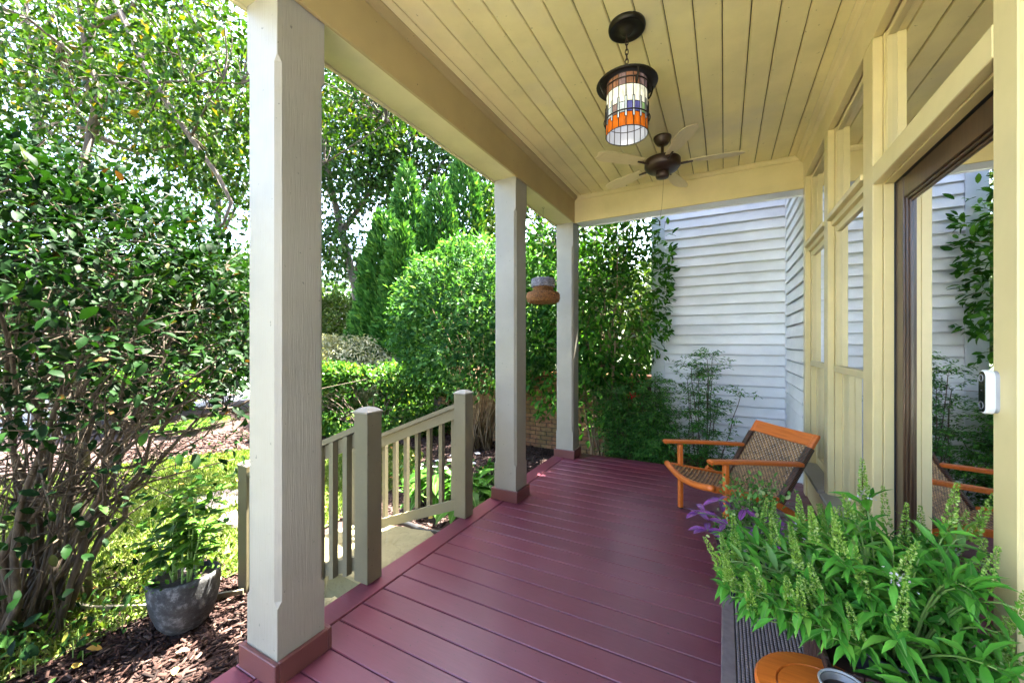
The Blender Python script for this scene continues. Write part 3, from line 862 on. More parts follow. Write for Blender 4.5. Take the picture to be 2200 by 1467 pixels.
# ================================================================== STAIR RAILINGS
def railing(yc, side, label, bal_x):
    """side: -1 balusters on the -y face, +1 on the +y face"""
    r = empty('stair_railing', (-1.885, yc, 0))
    tag(r, label, 'railing', 'stair railings')
    slope = .40
    zt = lambda x: .915 + slope * (x + .06)          # x local: 0 at post centre
    h = .056
    def post(x, z0, z1, capmat):
        p = G().cbox(x - h, -h, z0, x + h, h, z1, .003).build('post', M['rail'], r)
        g = G(); q = h + .004
        g.v = [(x-q,-q,z1+.001),(x+q,-q,z1+.001),(x+q,q,z1+.001),(x-q,q,z1+.001),(x-q,-q,z1+.010),(x+q,-q,z1+.010),(x+q,q,z1+.010),(x-q,q,z1+.010)]
        w = h * .55
        g.v += [(x-w,-w,z1+.030),(x+w,-w,z1+.030),(x+w,w,z1+.030),(x-w,w,z1+.030)]
        g.f = [(0,3,2,1),(0,1,5,4),(1,2,6,5),(2,3,7,6),(3,0,4,7),(4,5,9,8),(5,6,10,9),(6,7,11,10),(7,4,8,11),(8,9,10,11)]
        g.build('post_cap', capmat, p)
    post(0, .001, .995, M['column'])
    xn = -1.25
    post(xn, GZ - .03, .50, M['column'])
    xa, xb = -h - .001, xn + h + .001
    def bar(name, up, dn, ya, yb):
        G().prism([(xa, zt(xa) + up), (xb, zt(xb) + up), (xb, zt(xb) + dn), (xa, zt(xa) + dn)], 'y', ya, yb).build(name, M['rail'], r, recalc=True)
    bar('handrail', 0, -.036, -.05, .05)
    bar('top_rail', -.038, -.125, -.019, .019)
    bar('bottom_rail', -.79, -.875, -.019, .019)
    ya, yb = (-.058, -.0205) if side < 0 else (.0205, .058)
    for x in bal_x:
        x -= -1.885
        w = .0185
        G().prism([(x - w, zt(x - w) - .040), (x + w, zt(x + w) - .040), (x + w, zt(x + w) - .885), (x - w, zt(x - w) - .885)], 'y', ya, yb).build('baluster', M['rail'], r, recalc=True)
railing(1.685, -1, 'nearer stair railing, dark olive, half hidden behind the nearest column', [-2.02, -2.145, -2.27, -2.395, -2.52, -2.645, -2.77, -2.895, -3.02])
railing(2.672, 1, 'farther stair railing, pale olive, with balusters in full view before the hostas', [-2.008 - .133 * k for k in range(8)])

# ================================================================== STONE STEPS
def slab(name, cx, cy, rx, ry, z0, z1, mat, label, cat, seed, group=None, n=26):
    rs = random.Random(seed)
    r = [1 + rs.uniform(-.10, .10) for _ in range(n)]
    g = G(); rings = ((1.0, z0), (1.03, (z0 * .4 + z1 * .6)), (1.0, z1 - .012), (.965, z1), (.6, z1 + .006), (.25, z1 + .003))
    for s, z in rings:
        for k in range(n):
            a = 2 * math.pi * k / n
            e = 2 / 3.4
            ca, sa = math.cos(a), math.sin(a)
            px = math.copysign(abs(ca) ** e, ca) * rx * r[k] * s; py = math.copysign(abs(sa) ** e, sa) * ry * r[(k * 3) % n] * s
            g.v.append((px, py, z + rs.uniform(-.006, .006)))
    for i in range(len(rings) - 1):
        for k in range(n):
            k2 = (k + 1) % n
            g.f.append((i * n + k, i * n + k2, (i + 1) * n + k2, (i + 1) * n + k))
    g.f.append(tuple((len(rings) - 1) * n + k for k in range(n)))
    o = g.build(name, mat, None, (cx, cy, 0), smooth=False)
    tag(o, label, cat, group)
slab('stone_step', -2.235, 2.19, .335, .40, GZ - .05, -.155, M['flag'], 'upper yellowish stone slab step right below the deck edge', 'stone step', 3, 'stone steps')
slab('stone_step', -2.80, 2.18, .36, .40, GZ - .05, -.29, M['flag'], 'lower yellowish stone slab step between the two stair railings', 'stone step', 8, 'stone steps')
slab('boulder', -2.13, 1.60, .13, .11, GZ - .05, -.22, M['flag'], 'rough rounded stone wedged under the nearer railing beside the deck', 'stone', 5, None, 16)
for i, (x, y, lb) in enumerate([(-3.62, 2.2, 'pinkish paver just below the lower stone step'), (-4.35, 2.35, 'second pinkish stepping stone out from the stairs in the lawn'), (-5.1, 2.45, 'third pinkish stepping stone out from the stairs in the lawn')]):
    slab('stepping_stone', x, y, .30, .24, GZ - .05, GZ + .045, M['pinkflag'], lb, 'stepping stone', 20 + i, 'stepping stones in the lawn')
# drain pipe and bed edging
pts = [(-3.0 + .12 * k, 2.86 + .05 * math.sin(k * .9), GZ + .05 + .012 * k) for k in range(8)]
tag(G().tube(pts, .026, 8).build('drain_pipe', M['black'], None, smooth=True), 'black plastic drain pipe lying under the farther stair railing', 'pipe')
ed = [(-4.3, .85), (-3.75, 1.02), (-3.3, 1.30), (-3.16, 1.50), (-3.06, 1.60)]
g = G()
for (a, b_) in zip(ed, ed[1:]):
    d = Vector((b_[0] - a[0], b_[1] - a[1], 0)).normalized(); nn = Vector((-d.y, d.x, 0)) * .01
    vs = [Vector((*a, GZ)) - nn, Vector((*b_, GZ)) - nn, Vector((*b_, GZ)) + nn, Vector((*a, GZ)) + nn]
    g.add([v for v in vs] + [v + Vector((0, 0, .055)) for v in vs], [(0,3,2,1),(4,5,6,7),(0,1,5,4),(1,2,6,5),(2,3,7,6),(3,0,4,7)])
tag(g.build('bed_edging', M['rail'], None), 'thin wooden edging strip behind the stone pot at the mulch border', 'edging')

# ================================================================== BRICK GARDEN WALL
bwall = empty('brick_wall', (0, 6.33, GZ))
tag(bwall, 'low mossy brick garden wall with orange coping behind the far columns', 'wall')
ht = 1.36
G().box(-5.2, .012, -.1, -.95, .20, ht - .05).build('mortar_core', M['mortar'], bwall)
bme = G().cbox(-.0975, 0, 0, .0975, .09, .063, .004).mesh('brick', M['brick'])
rest = G(); cnt = 0
rows = int((ht - .08) / .074)
for j in range(rows):
    for i in range(22):
        x = -1.06 - i * .2075 - (.104 if j % 2 else 0)
        z = j * .074 + .006
        y = random.uniform(-.004, .003)
        if x > -3.45:
            link('brick', bme, bwall, (x, y, z), (0, random.uniform(-.008, .008), random.uniform(-.012, .012)))
        elif x > -5.1:
            rest.cbox(x - .0975, y, z, x + .0975, y + .09, z + .063, .004)
o = rest.build('brickwork', M['brick'], bwall); o['kind'] = 'stuff'
cme_ = G().cbox(-.05, -.035, 0, .05, .225, .062, .006).mesh('coping_brick', M['coping'])
for i in range(38):
    link('coping_brick', cme_, bwall, (-1.01 - i * .108, 0, rows * .074 + .012 + random.uniform(-.003, .003)), (0, random.uniform(-.02, .02), random.uniform(-.02, .02)))
# ================================================================== PENDANT LANTERN
lan = empty('pendant_lantern', (-.48, 2.25, 2.565))
tag(lan, 'cylindrical stained glass pendant lantern with dark bronze brim on a chain', 'lantern')
LZ = 2.565
def L(z): return z - LZ
G().lathe([(.001, 0), (.099, 0), (.101, -.012), (.098, -.026), (.088, -.030), (.080, -.022), (.040, -.028), (.030, -.040), (.018, -.050), (.001, -.052)], 36, (0, 0, L(CZ))).build('canopy', M['iron'], lan, smooth=True)
z = L(CZ) - .05
k = 0
while z > L(2.955):
    g = G(); pts = []
    for a in range(13):
        t = 2 * math.pi * a / 12
        p = (.0085 * math.cos(t), 0, .018 * math.sin(t))
        pts.append((p[0], 0, z - .016 + p[2]) if k % 2 else (0, p[0], z - .016 + p[2]))
    g.tube(pts, .0028, 6, False).build('chain_link', M['fanbrown'], lan, smooth=True)
    z -= .027; k += 1
G().tube([(-.020, 0, L(2.875)), (-.020, 0, L(2.935)), (-.012, 0, L(2.948)), (.012, 0, L(2.948)), (.020, 0, L(2.935)), (.020, 0, L(2.875))], .004, 6).build('hanger_loop', M['iron'], lan, smooth=True)
G().lathe([(.001, L(2.895)), (.03, L(2.892)), (.10, L(2.880)), (.160, L(2.858)), (.166, L(2.850)), (.164, L(2.845)), (.118, L(2.862)), (.001, L(2.868))], 40).build('brim', M['iron'], lan, smooth=True)
NS = 18
def rad(z): return .113 + (.108 - .113) * (z - 2.565) / .29
def pane(name, k, z0, z1, mat, w=1.0, dr=0.0, off=0.0):
    g = G(); n = 3
    for z in (z0, z1):
        for i in range(n + 1):
            a = 2 * math.pi * (k + off + .5 + w * (i / n - .5)) / NS
            r = rad(z) + dr
            g.v.append((r * math.cos(a), r * math.sin(a), L(z)))
    g.f = [(i, i + 1, n + 2 + i, n + 1 + i) for i in range(n)]
    g.build(name, mat, lan, smooth=True)
rr = random.Random(4)
for k in range(NS):
    pane('glass_pane', k, 2.792, 2.856, AG[rr.choice(['brown', 'mauve', 'brown', 'mauve', 'brown'])], .94)
    pane('glass_pane', k, 2.700, 2.789, AG['white'], .94)
    pane('glass_pane', k, 2.643, 2.697, AG[rr.choice(['dark', 'clear', 'dark', 'mauve', 'clear', 'blue', 'dark', 'clear', 'green'])], .94)
    pane('glass_pane', k, 2.570, 2.640, AG['orange'], .94)
    pane('glass_bar', k, 2.618, 2.722, AG['clear'], .20, .004, .5)
g = G()
for k in range(NS):
    a = 2 * math.pi * k / NS
    ca, sa = math.cos(a), math.sin(a)
    g.tube([(rad(2.57) * ca, rad(2.57) * sa, L(2.57)), (rad(2.856) * ca, rad(2.856) * sa, L(2.856))], .0026, 4)
    for da in (-.13, .13):       # frame of each raised bar
        a2 = a + da * 2 * math.pi / NS
        r = rad(2.65) + .005
        g.tube([(r * math.cos(a2), r * math.sin(a2), L(2.616)), (r * math.cos(a2), r * math.sin(a2), L(2.724))], .0019, 4)
    for zz in (2.616, 2.724):
        r = rad(2.65) + .005
        g.tube([(r * math.cos(a - .045), r * math.sin(a - .045), L(zz)), (r * math.cos(a + .045), r * math.sin(a + .045), L(zz))], .0014, 4)
for zz, rr_ in ((2.567, .0028), (2.6415, .0024), (2.698, .0024), (2.7905, .0026), (2.856, .003)):
    g.tube([(rad(zz) * math.cos(2 * math.pi * i / 36), rad(zz) * math.sin(2 * math.pi * i / 36), L(zz)) for i in range(37)], rr_, 4, False)
g.build('leading', M['iron'], lan)
for zz in (2.648, 2.822):
    g = G(); r = rad(zz) + .012
    g.tube([(r * math.cos(2 * math.pi * i / 36), r * math.sin(2 * math.pi * i / 36), L(zz)) for i in range(37)], .0035, 6, False)
    g.build('iron_ring', M['iron'], lan, smooth=True)
for k in range(4):
    a = math.radians(35 + 90 * k)
    pts = [(r * math.cos(a), r * math.sin(a), L(zz)) for r, zz in ((.150, 2.862), (.152, 2.835), (.140, 2.80), (.128, 2.782), (.123, 2.80), (.124, 2.822))]
    G().tube(pts, .005, 6).build('bracket', M['iron'], lan, smooth=True)
bm_, bnt, bb = new_mat('bulb_glow')
bb.inputs['Emission Color'].default_value = (1, .86, .62, 1); bb.inputs['Emission Strength'].default_value = 0.06
G().lathe([(.001, L(2.66)), (.018, L(2.668)), (.028, L(2.69)), (.024, L(2.72)), (.013, L(2.745)), (.013, L(2.80)), (.001, L(2.80))], 16).build('bulb', bm_, lan, smooth=True)
ld = bpy.data.lights.new('lantern_light', 'POINT'); ld.energy = 0.025; ld.color = (1, .90, .76); ld.shadow_soft_size = .03
lo_ = bpy.data.objects.new('lantern_light', ld); COL.objects.link(lo_); lo_.parent = lan; lo_.location = (0, 0, L(2.62))

# ================================================================== CEILING FAN
fan = empty('ceiling_fan', (-.469, 3.611, CZ))
tag(fan, 'dark bronze ceiling fan on a short downrod in front of the end beam', 'fan')
G().lathe([(.001, 0), (.073, -.001), (.074, -.012), (.060, -.045), (.045, -.066), (.020, -.074), (.001, -.075)], 28).build('canopy', M['fanbrown'], fan, smooth=True)
G().tube([(0, 0, -.07), (0, 0, -.17)], .013, 12).build('downrod', M['fanbrown'], fan, smooth=True)
G().lathe([(.001, -.155), (.022, -.158), (.026, -.182), (.10, -.188), (.142, -.198), (.147, -.206), (.147, -.255), (.138, -.266), (.125, -.285), (.08, -.296), (.001, -.298)], 40).build('motor', M['fanbrown'], fan, smooth=True)
G().lathe([(.001, -.290), (.055, -.292), (.056, -.335), (.050, -.350), (.03, -.356), (.001, -.358)], 28).build('switch_housing', M['fanbrown'], fan, smooth=True)
g = G(); nb = 10
for i in range(nb + 1):
    x = .20 + .42 * i / nb
    w = .045 + .022 * math.sin(min(1, i / 7) * 1.57) - (.03 if i == nb else (.008 if i == nb - 1 else 0))
    for s in (-1, 1):
        for zz in (-.003, .003):
            g.v.append((x, s * w, zz + s * .010))
for i in range(nb):
    b_ = i * 4
    for (p, q) in ((0, 1), (1, 3), (3, 2), (2, 0)):
        g.f.append((b_ + p, b_ + q, b_ + 4 + q, b_ + 4 + p))
g.f += [(0, 1, 3, 2), (nb * 4, nb * 4 + 2, nb * 4 + 3, nb * 4 + 1)]
bme_ = g.mesh('blade', M['blade'])
ame = G().tube([(.10, 0, -.004), (.15, 0, -.012), (.24, 0, -.006)], [.012, .010, .008], 6).mesh('blade_arm', M['fanbrown'])
for k in range(5):
    a = math.radians(8 + 72 * k)
    b_ = link('blade', bme_, fan, (0, 0, -.235), (0, 0, a))
    link('blade_arm', ame, b_)
G().tube([(.012, -.03, -.34), (.010, -.03, -.45), (.0, -.03, -.60), (-.018, -.03, -.725)], .0012, 4).build('pull_chain', M['brass'], fan)
G().lathe([(.001, 0), (.005, -.004), (.006, -.03), (.009, -.042), (.001, -.048)], 10, (-.018, -.03, -.722)).build('chain_fob', M['black'], fan, smooth=True)

# ================================================================== ARMCHAIR
ch = empty('armchair', (-.227, 3.39, 0), math.atan2(-.8, .6))
tag(ch, 'low orange wooden armchair with woven brown wicker seat and back', 'armchair')
def obar(name, pts, w, h, mat=None, c=.006, parent=None):
    """rectangular bar swept along points given in the yz plane at x"""
    g = G(); n = len(pts)
    for i, p in enumerate(pts):
        p = Vector(p); d = (Vector(pts[min(i + 1, n - 1)]) - Vector(pts[max(i - 1, 0)])).normalized()
        sx = Vector((1, 0, 0)); up = sx.cross(d).normalized()
        if abs(d.x) > .9: sx = Vector((0, 1, 0)); up = Vector((0, 0, 1))
        for (a, b2) in ((-1, -.6), (-.6, -1), (.6, -1), (1, -.6), (1, .6), (.6, 1), (-.6, 1), (-1, .6)):
            g.v.append(tuple(p + sx * (a * w / 2) + up * (b2 * h / 2)))
    for i in range(n - 1):
        for k in range(8):
            k2 = (k + 1) % 8
            g.f.append((i * 8 + k, i * 8 + k2, i * 8 + 8 + k2, i * 8 + 8 + k))
    g.f.append(tuple(range(7, -1, -1))); g.f.append(tuple((n - 1) * 8 + k for k in range(8)))
    return g.build(name, mat or M['orange'], parent or ch, recalc=True)
SX = .285
for s in (-1, 1):
    leg = obar('leg', [(s * SX, .085, .012), (s * SX, .085, .30), (s * SX, .082, .545)], .036, .040)
    G().cbox(s * SX - .017, .066, .0005, s * SX + .017, .104, .0125, .003).build('foot_pad', M['black'], leg)
    obar('arm', [(s * (SX + .012), -.055, .566), (s * (SX + .012), -.045, .572), (s * (SX + .012), .25, .556), (s * (SX + .012), .68, .520)], .062, .030)
    obar('side_rail', [(s * (SX - .002), -.02, .375), (s * (SX - .002), .25, .315), (s * (SX - .002), .50, .262)], .030, .045)
    rl = obar('leg', [(s * (SX + .020), .34, .325), (s * (SX + .020), .62, .155), (s * (SX + .020), .845, .010)], .030, .046)
    # back stile: orange core wrapped in dark wicker
    p0, p1 = Vector((s * SX, .505, .225)), Vector((s * SX, .825, .715))
    stl = obar('back_stile', [p0, p0.lerp(p1, .5), p1], .040, .034)
    g = G(); nw = 46
    for k in range(nw):
        a = p0.lerp(p1, (k + .08) / nw * .83); b_ = p0.lerp(p1, (k + .92) / nw * .83)
        d = (b_ - a).normalized(); up = Vector((1, 0, 0)).cross(d)
        ww, hh = .0225, .0195
        for q in (a, b_):
            for (i, j) in ((-1, -1), (1, -1), (1, 1), (-1, 1)):
                g.v.append(tuple(q + Vector((1, 0, 0)) * (i * ww) + up * (j * hh)))
        b0 = k * 8
        g.f += [(b0+i, b0+(i+1)%4, b0+4+(i+1)%4, b0+4+i) for i in range(4)] + [(b0+3,b0+2,b0+1,b0), (b0+4,b0+5,b0+6,b0+7)]
    g.build('wicker_wrap', M['wickerdark'], stl, recalc=True)
# front rail, dipping in the middle
pts = [(-SX - .02 + (2 * SX + .04) * t, -.03 - .02 * math.sin(math.pi * t), .385 - .045 * math.sin(math.pi * t)) for t in np.linspace(0, 1, 13)]
g = G(); g.tube(pts, .024, 10).build('front_rail', M['orange'], ch, smooth=True)
top = G(); nn = 9
bd = (Vector((0, .825, .715)) - Vector((0, .505, .225))).normalized(); bn = Vector((1, 0, 0)).cross(bd)
tc_ = Vector((0, .505, .225)).lerp(Vector((0, .825, .715)), .93)
for t in np.linspace(-1, 1, nn):
    bow = bn * (-.012 * (1 - t * t))
    for (a, b_) in ((-.046, -.013), (.046, -.015), (.056, -.004), (.052, .010), (-.046, .013)):
        top.v.append(tuple(tc_ + Vector((t * (SX + .018), 0, 0)) + bd * a + bn * b_ + bow))
for i in range(nn - 1):
    for k in range(5):
        k2 = (k + 1) % 5
        top.f.append((i * 5 + k, i * 5 + k2, i * 5 + 5 + k2, i * 5 + 5 + k))
top.f += [tuple(range(5)), tuple((nn - 1) * 5 + k for k in range(4, -1, -1))]
top.build('top_rail', M['orange'], ch, recalc=True)
obar('stretcher', [(-SX, .46, .20), (0, .46, .20), (SX, .46, .20)], .022, .03)
def weave(fn, nu, nv, half, name):
    """over-under strands on the patch fn(s,t) -> (point, normal)"""
    g = G()
    amp = .0034
    def strand(points, nor, wdir):
        b_ = len(g.v); n = len(points)
        for p, no, w in zip(points, nor, wdir):
            for a, h in ((-1, 0), (0, .0022), (1, 0), (0, -.0022)):
                g.v.append(tuple(p + w * (a * half) + no * h))
        for i in range(n - 1):
            for k in range(4):
                k2 = (k + 1) % 4
                g.f.append((b_ + i * 4 + k, b_ + i * 4 + k2, b_ + i * 4 + 4 + k2, b_ + i * 4 + 4 + k))
    eps = 1e-3
    for j in range(nv):
        t = (j + .5) / nv; P_, N2, W_ = [], [], []
        for i in range(nu + 1):
            s = i / nu
            p, no = fn(s, t); p2, _ = fn(s, min(1, t + eps))
            P_.append(p + no * (amp * (1 if (i + j) % 2 else -1))); N2.append(no); W_.append((p2 - p).normalized() if (p2 - p).length > 0 else Vector((0, 1, 0)))
        strand(P_, N2, W_)
    g.build(name, M['wicker'], ch)
    g = G()
    for i in range(nu):
        s = (i + .5) / nu; P_, N2, W_ = [], [], []
        for j in range(nv + 1):
            t = j / nv
            p, no = fn(s, t); p2, _ = fn(min(1, s + eps), t)
            P_.append(p + no * (amp * (-1 if (i + j) % 2 else 1))); N2.append(no); W_.append((p2 - p).normalized() if (p2 - p).length > 0 else Vector((1, 0, 0)))
        strand(P_, N2, W_)
    g.build(name + '_warp', M['wickerwarp'], ch)
def seat_fn(s, t):
    x = -SX + .015 + (2 * SX - .03) * s
    sag = math.sin(math.pi * s)
    p = Vector((x, -.02 + .53 * t, .385 - .045 * sag * (1 - t) - .125 * t - .03 * sag * math.sin(math.pi * t)))
    return p, Vector((0, .2, .97))
def back_fn(s, t):
    x = -SX + .02 + (2 * SX - .04) * s
    p = Vector((x, .505, .225)).lerp(Vector((x, .825, .715)), .02 + .84 * t) + bn * (-.02 * math.sin(math.pi * s))
    return p, -bn
weave(seat_fn, 30, 30, .0072, 'woven_seat')
weave(back_fn, 30, 30, .0072, 'woven_back')

# ================================================================== VIDEO DOORBELL
db = empty('video_doorbell', (XC, 1.590, 1.275))
tag(db, 'white capsule shaped video doorbell with black face on cream door casing', 'doorbell')
def capsule(hw, hh, n=10):
    r = hw; c = hh - r
    return [(r * math.cos(math.pi * k / n), c + r * math.sin(math.pi * k / n)) for k in range(n + 1)] + [(r * math.cos(math.pi + math.pi * k / n), -c + r * math.sin(math.pi + math.pi * k / n)) for k in range(n + 1)]
def capbody(name, hw, hh, x0, x1, mat, rnd=.003, parent=db):
    g = G(); secs = [(x0, 1.0), (x1 + rnd, 1.0), (x1 + rnd * .3, 1 - rnd * .3 / hw), (x1, 1 - rnd / hw)]
    base = capsule(hw, hh); n = len(base)
    for x, s in secs:
        for (u, v) in base: g.v.append((x, u * s, v * (1 - (1 - s) * hw / hh)))
    for i in range(len(secs) - 1):
        for k in range(n):
            k2 = (k + 1) % n
            g.f.append((i * n + k, i * n + k2, (i + 1) * n + k2, (i + 1) * n + k))
    g.f.append(tuple((len(secs) - 1) * n + k for k in range(n)))
    return g.build(name, mat, parent, recalc=True)
capbody('mount', .0175, .0585, .0, -.009, M['greyplastic'])
capbody('body', .0190, .0610, -.0092, -.027, M['white'], .004)
capbody('face', .0155, .0565, -.0265, -.0285, M['blackgloss'], .001)
def ring(name, zc, r0, r1, mat, x=-.0290):
    g = G().lathe([(r0, 0), (r1, 0), (r1, .0012), (r0, .0012)], 24, (0, 0, 0), True)
    g.v = [(x - p[2], p[0], p[1] + zc) for p in g.v]
    return g.build(name, mat, db, recalc=True)
ring('button_ring', -.038, .0098, .0112, M['ringgrey'])
ring('lens_ring', .038, .0090, .0100, M['greyplastic'])
g = G().lathe([(.0001, .002), (.004, .0018), (.0065, .0004), (.0066, 0)], 20)
g.v = [(-.0286 - p[2], p[0], p[1] + .038) for p in g.v]; g.build('lens', M['blackgloss'], db, smooth=True)
G().box(-.0290, -.003, .003, -.0286, .003, .0045).build('status_light', M['ringgrey'], db)

# ================================================================== DOOR MAT
mt = empty('door_mat', (0, 0, .001))
tag(mt, 'dark grey brown ridged rubber door mat in front of the door', 'mat')
mx0, mx1, my0, my1 = -.012, .60, 1.02, 2.622
G().cbox(mx0, my0, 0, mx1, my1, .005, .002).build('mat_base', M['black'], mt)
bd_ = .058
for a in ((mx0, my0, mx0 + bd_, my1), (mx1 - bd_, my0, mx1, my1), (mx0 + bd_ + .0005, my1 - bd_, mx1 - bd_ - .0005, my1), (mx0 + bd_ + .0005, my0, mx1 - bd_ - .0005, my0 + bd_)):
    G().cbox(a[0], a[1], .0052, a[2], a[3], .012, .003).build('border', M['mat'], mt)
px, py = .0155, .0155
xs = np.arange(mx0 + bd_ + .004, mx1 - bd_ - .012, px); ys = np.arange(my0 + bd_ + .004, my1 - bd_ - .012, py)
X, Y = np.meshgrid(xs, ys); X = X.ravel(); Y = Y.ravel() + 0
offs = [(0, 0, 0), (.0125, 0, 0), (.0125, .0115, 0), (0, .0115, 0), (.0025, .0025, .006), (.010, .0025, .006), (.010, .009, .006), (.0025, .009, .006)]
V = np.stack([np.stack([X + a, Y + b_, np.full(len(X), .0052) + c], 1) for a, b_, c in offs], 1)
q = np.array([(4,5,6,7),(0,1,5,4),(1,2,6,5),(2,3,7,6),(3,0,4,7)])
o = link('tread', raw_mesh('tread', V.reshape(-1, 3), (q[None] + (np.arange(len(X)) * 8)[:, None, None]).reshape(-1, 4), M['mat']), mt); o['kind'] = 'stuff'

# ================================================================== ROUND STOOL AND BOWL
stl_ = empty('round_stool', (.235, 1.345, 0))
tag(stl_, 'round orange wooden stool at the bottom edge, beside the door mat', 'stool')
G().lathe([(.105, .430), (.150, .430), (.157, .436), (.158, .448), (.152, .456), (.106, .4565), (.104, .452)], 40, close=True).build('seat_ring', M['orange'], stl_, smooth=False)
G().lathe([(.001, .432), (.1015, .432), (.1025, .452), (.1005, .4560), (.001, .4562)], 36).build('seat_panel', M['orange'], stl_, smooth=False)
for k in range(4):
    a = math.radians(45 + 90 * k)
    G().tube([(.105 * math.cos(a), .105 * math.sin(a), .432), (.15 * math.cos(a), .15 * math.sin(a), .001)], [.017, .013], 8).build('leg', M['orange'], stl_, smooth=True)
bw_ = empty('ceramic_bowl', (.275, 1.322, .4575))
bw_.scale = (.85, .85, .85)
tag(bw_, 'grey white rimmed ceramic bowl on the orange stool', 'bowl')
G().lathe([(.001, .0), (.038, .0), (.050, .02), (.060, .045), (.062, .064), (.0595, .066), (.056, .060), (.046, .03), (.03, .014), (.001, .012)], 36).build('bowl_body', plain('bowl_glaze', (.16, .15, .14), .25, 0, .15, 8), bw_, smooth=True)
G().lathe([(.0620, .0645), (.0640, .068), (.0615, .0715), (.0575, .069), (.0577, .0655)], 36, close=True).build('rim', plain('bowl_rim', (.34, .34, .33), .3, 0, .05), bw_, smooth=True)
G().lathe([(.001, .045), (.052, .045)], 30).build('soil', M['soil'], bw_)

# ================================================================== HANGING BIRD FEEDER
fd = empty('bird_feeder', (-1.735, 3.95, 1.845))
tag(fd, 'two tier coir bird feeder with grey thatch top hanging between the far columns', 'bird feeder')
def fuzzy(name, prof, mat, seed, nh=900, hl=.022):
    rs = random.Random(seed)
    g = G().lathe(prof, 36)
    g.v = [(x * (1 + rs.uniform(-.03, .03)), y * (1 + rs.uniform(-.03, .03)), z + rs.uniform(-.003, .003)) for x, y, z in g.v]
    for _ in range(nh):
        i = rs.randrange(len(prof) - 1); t = rs.random()
        r = prof[i][0] * (1 - t) + prof[i + 1][0] * t; z = prof[i][1] * (1 - t) + prof[i + 1][1] * t
        if r < .02: continue
        a = rs.uniform(0, 6.283); p = Vector((r * math.cos(a), r * math.sin(a), z))
        d = Vector((math.cos(a) + rs.gauss(0, .9), math.sin(a) + rs.gauss(0, .9), rs.gauss(0, .8))).normalized()
        s = d.orthogonal().normalized() * .0014; e = p + d * rs.uniform(.3, 1) * hl - Vector((0, 0, .004))
        g.add([p - s, p + s, e], [(0, 1, 2)])
    return g.build(name, mat, fd)
fuzzy('tray', [(.001, .0), (.13, .0), (.168, .012), (.181, .045), (.178, .085), (.165, .112), (.13, .122), (.001, .124)], M['coir'], 1, 1500)
fuzzy('body', [(.108, .115), (.108, .19)], M['coir'], 2, 500)
fuzzy('roof', [(.001, .272), (.10, .270), (.122, .258), (.128, .22), (.122, .178), (.10, .172)], M['thatch'], 3, 1400)
G().tube([(0, 0, .27), (0, 0, 1.02)], .0014, 5).build('cord', M['black'], fd)
G().tube([(.012 * math.sin(t), 0, 1.02 + .012 * (1 - math.cos(t))) for t in np.linspace(-.3, 5, 10)], .002, 5).build('hook', M['iron'], fd)

# ================================================================== OUTDOOR TAP
tp = empty('outdoor_tap', (XW - .004, 5.62, .28))
tag(tp, 'small brass outdoor tap with blue handle on the grey siding', 'tap')
G().tube([(0, 0, 0), (-.05, 0, 0), (-.085, 0, -.01), (-.10, 0, -.045)], [.014, .013, .013, .012], 10).build('spout', M['brass'], tp, smooth=True)
G().lathe([(.001, .058), (.030, .056), (.034, .048), (.030, .042), (.001, .040)], 12, (-.06, 0, 0)).build('handle', M['blue'], tp, smooth=True)
G().tube([(-.06, 0, 0), (-.06, 0, .045)], .006, 8).build('valve_stem', M['brass'], tp)
# ================================================================== VEGETATION
def sphere_dirs(n):
    d = RNG.normal(size=(n, 3)); return unit(d)

def bez(p0, p1, p2, n=7):
    p0, p1, p2 = Vector(p0), Vector(p1), Vector(p2)
    return [p0 * ((1 - t) ** 2) + p1 * (2 * t * (1 - t)) + p2 * (t * t) for t in [i / (n - 1) for i in range(n)]]

def wob(pts, a):
    return [pts[0]] + [p + Vector((random.gauss(0, a), random.gauss(0, a), random.gauss(0, a))) for p in pts[1:-1]] + [pts[-1]]

def leaf_cloud(C, per, spread, Lr, wr, cen, up=.8, out=.7, droop=.15, rnd=.7):
    """leaves scattered round clump centres C; they turn outwards from cen"""
    C = np.asarray(C); n = len(C) * per
    P = np.repeat(C, per, 0) + RNG.normal(size=(n, 3)) * spread
    o = unit(P - np.asarray(cen))
    D = o * out + RNG.normal(size=(n, 3)) * rnd + np.array((0, 0, -droop))
    N = np.array((0, 0, up)) + o * .45 + RNG.normal(size=(n, 3)) * .45
    L = RNG.uniform(*Lr, n); W = L * RNG.uniform(wr * .85, wr * 1.15, n)
    return P, D, N, L, W

def ell_pts(n, c, r, lo=.6, hi=1.0):
    d = sphere_dirs(n); s = RNG.uniform(lo ** 3, hi ** 3, n) ** (1 / 3.)
    return np.asarray(c) + d * np.asarray(r) * s[:, None]

def crown_part(root, data, mat, tpl=T_SMALL, name='crown'):
    P, D, N, L, W = [np.concatenate(x) for x in zip(*data)]
    o = link(name, leaves_mesh(name, P, D, N, L, W, mat, tpl), root); o['kind'] = 'stuff'
    return o

def limbs(g, base, targets, r0, r1, lift=.4, n=7, wobble=.03, sides=6):
    for t in targets:
        b_ = Vector(base) if not callable(base) else base()
        t = Vector(t); mid = b_.lerp(t, .45); mid.z += lift * (t - b_).length * .35
        pts = wob(bez(b_, mid, t, n), wobble)
        g.tube(pts, [r0 + (r1 - r0) * i / (n - 1) for i in range(n)], sides)

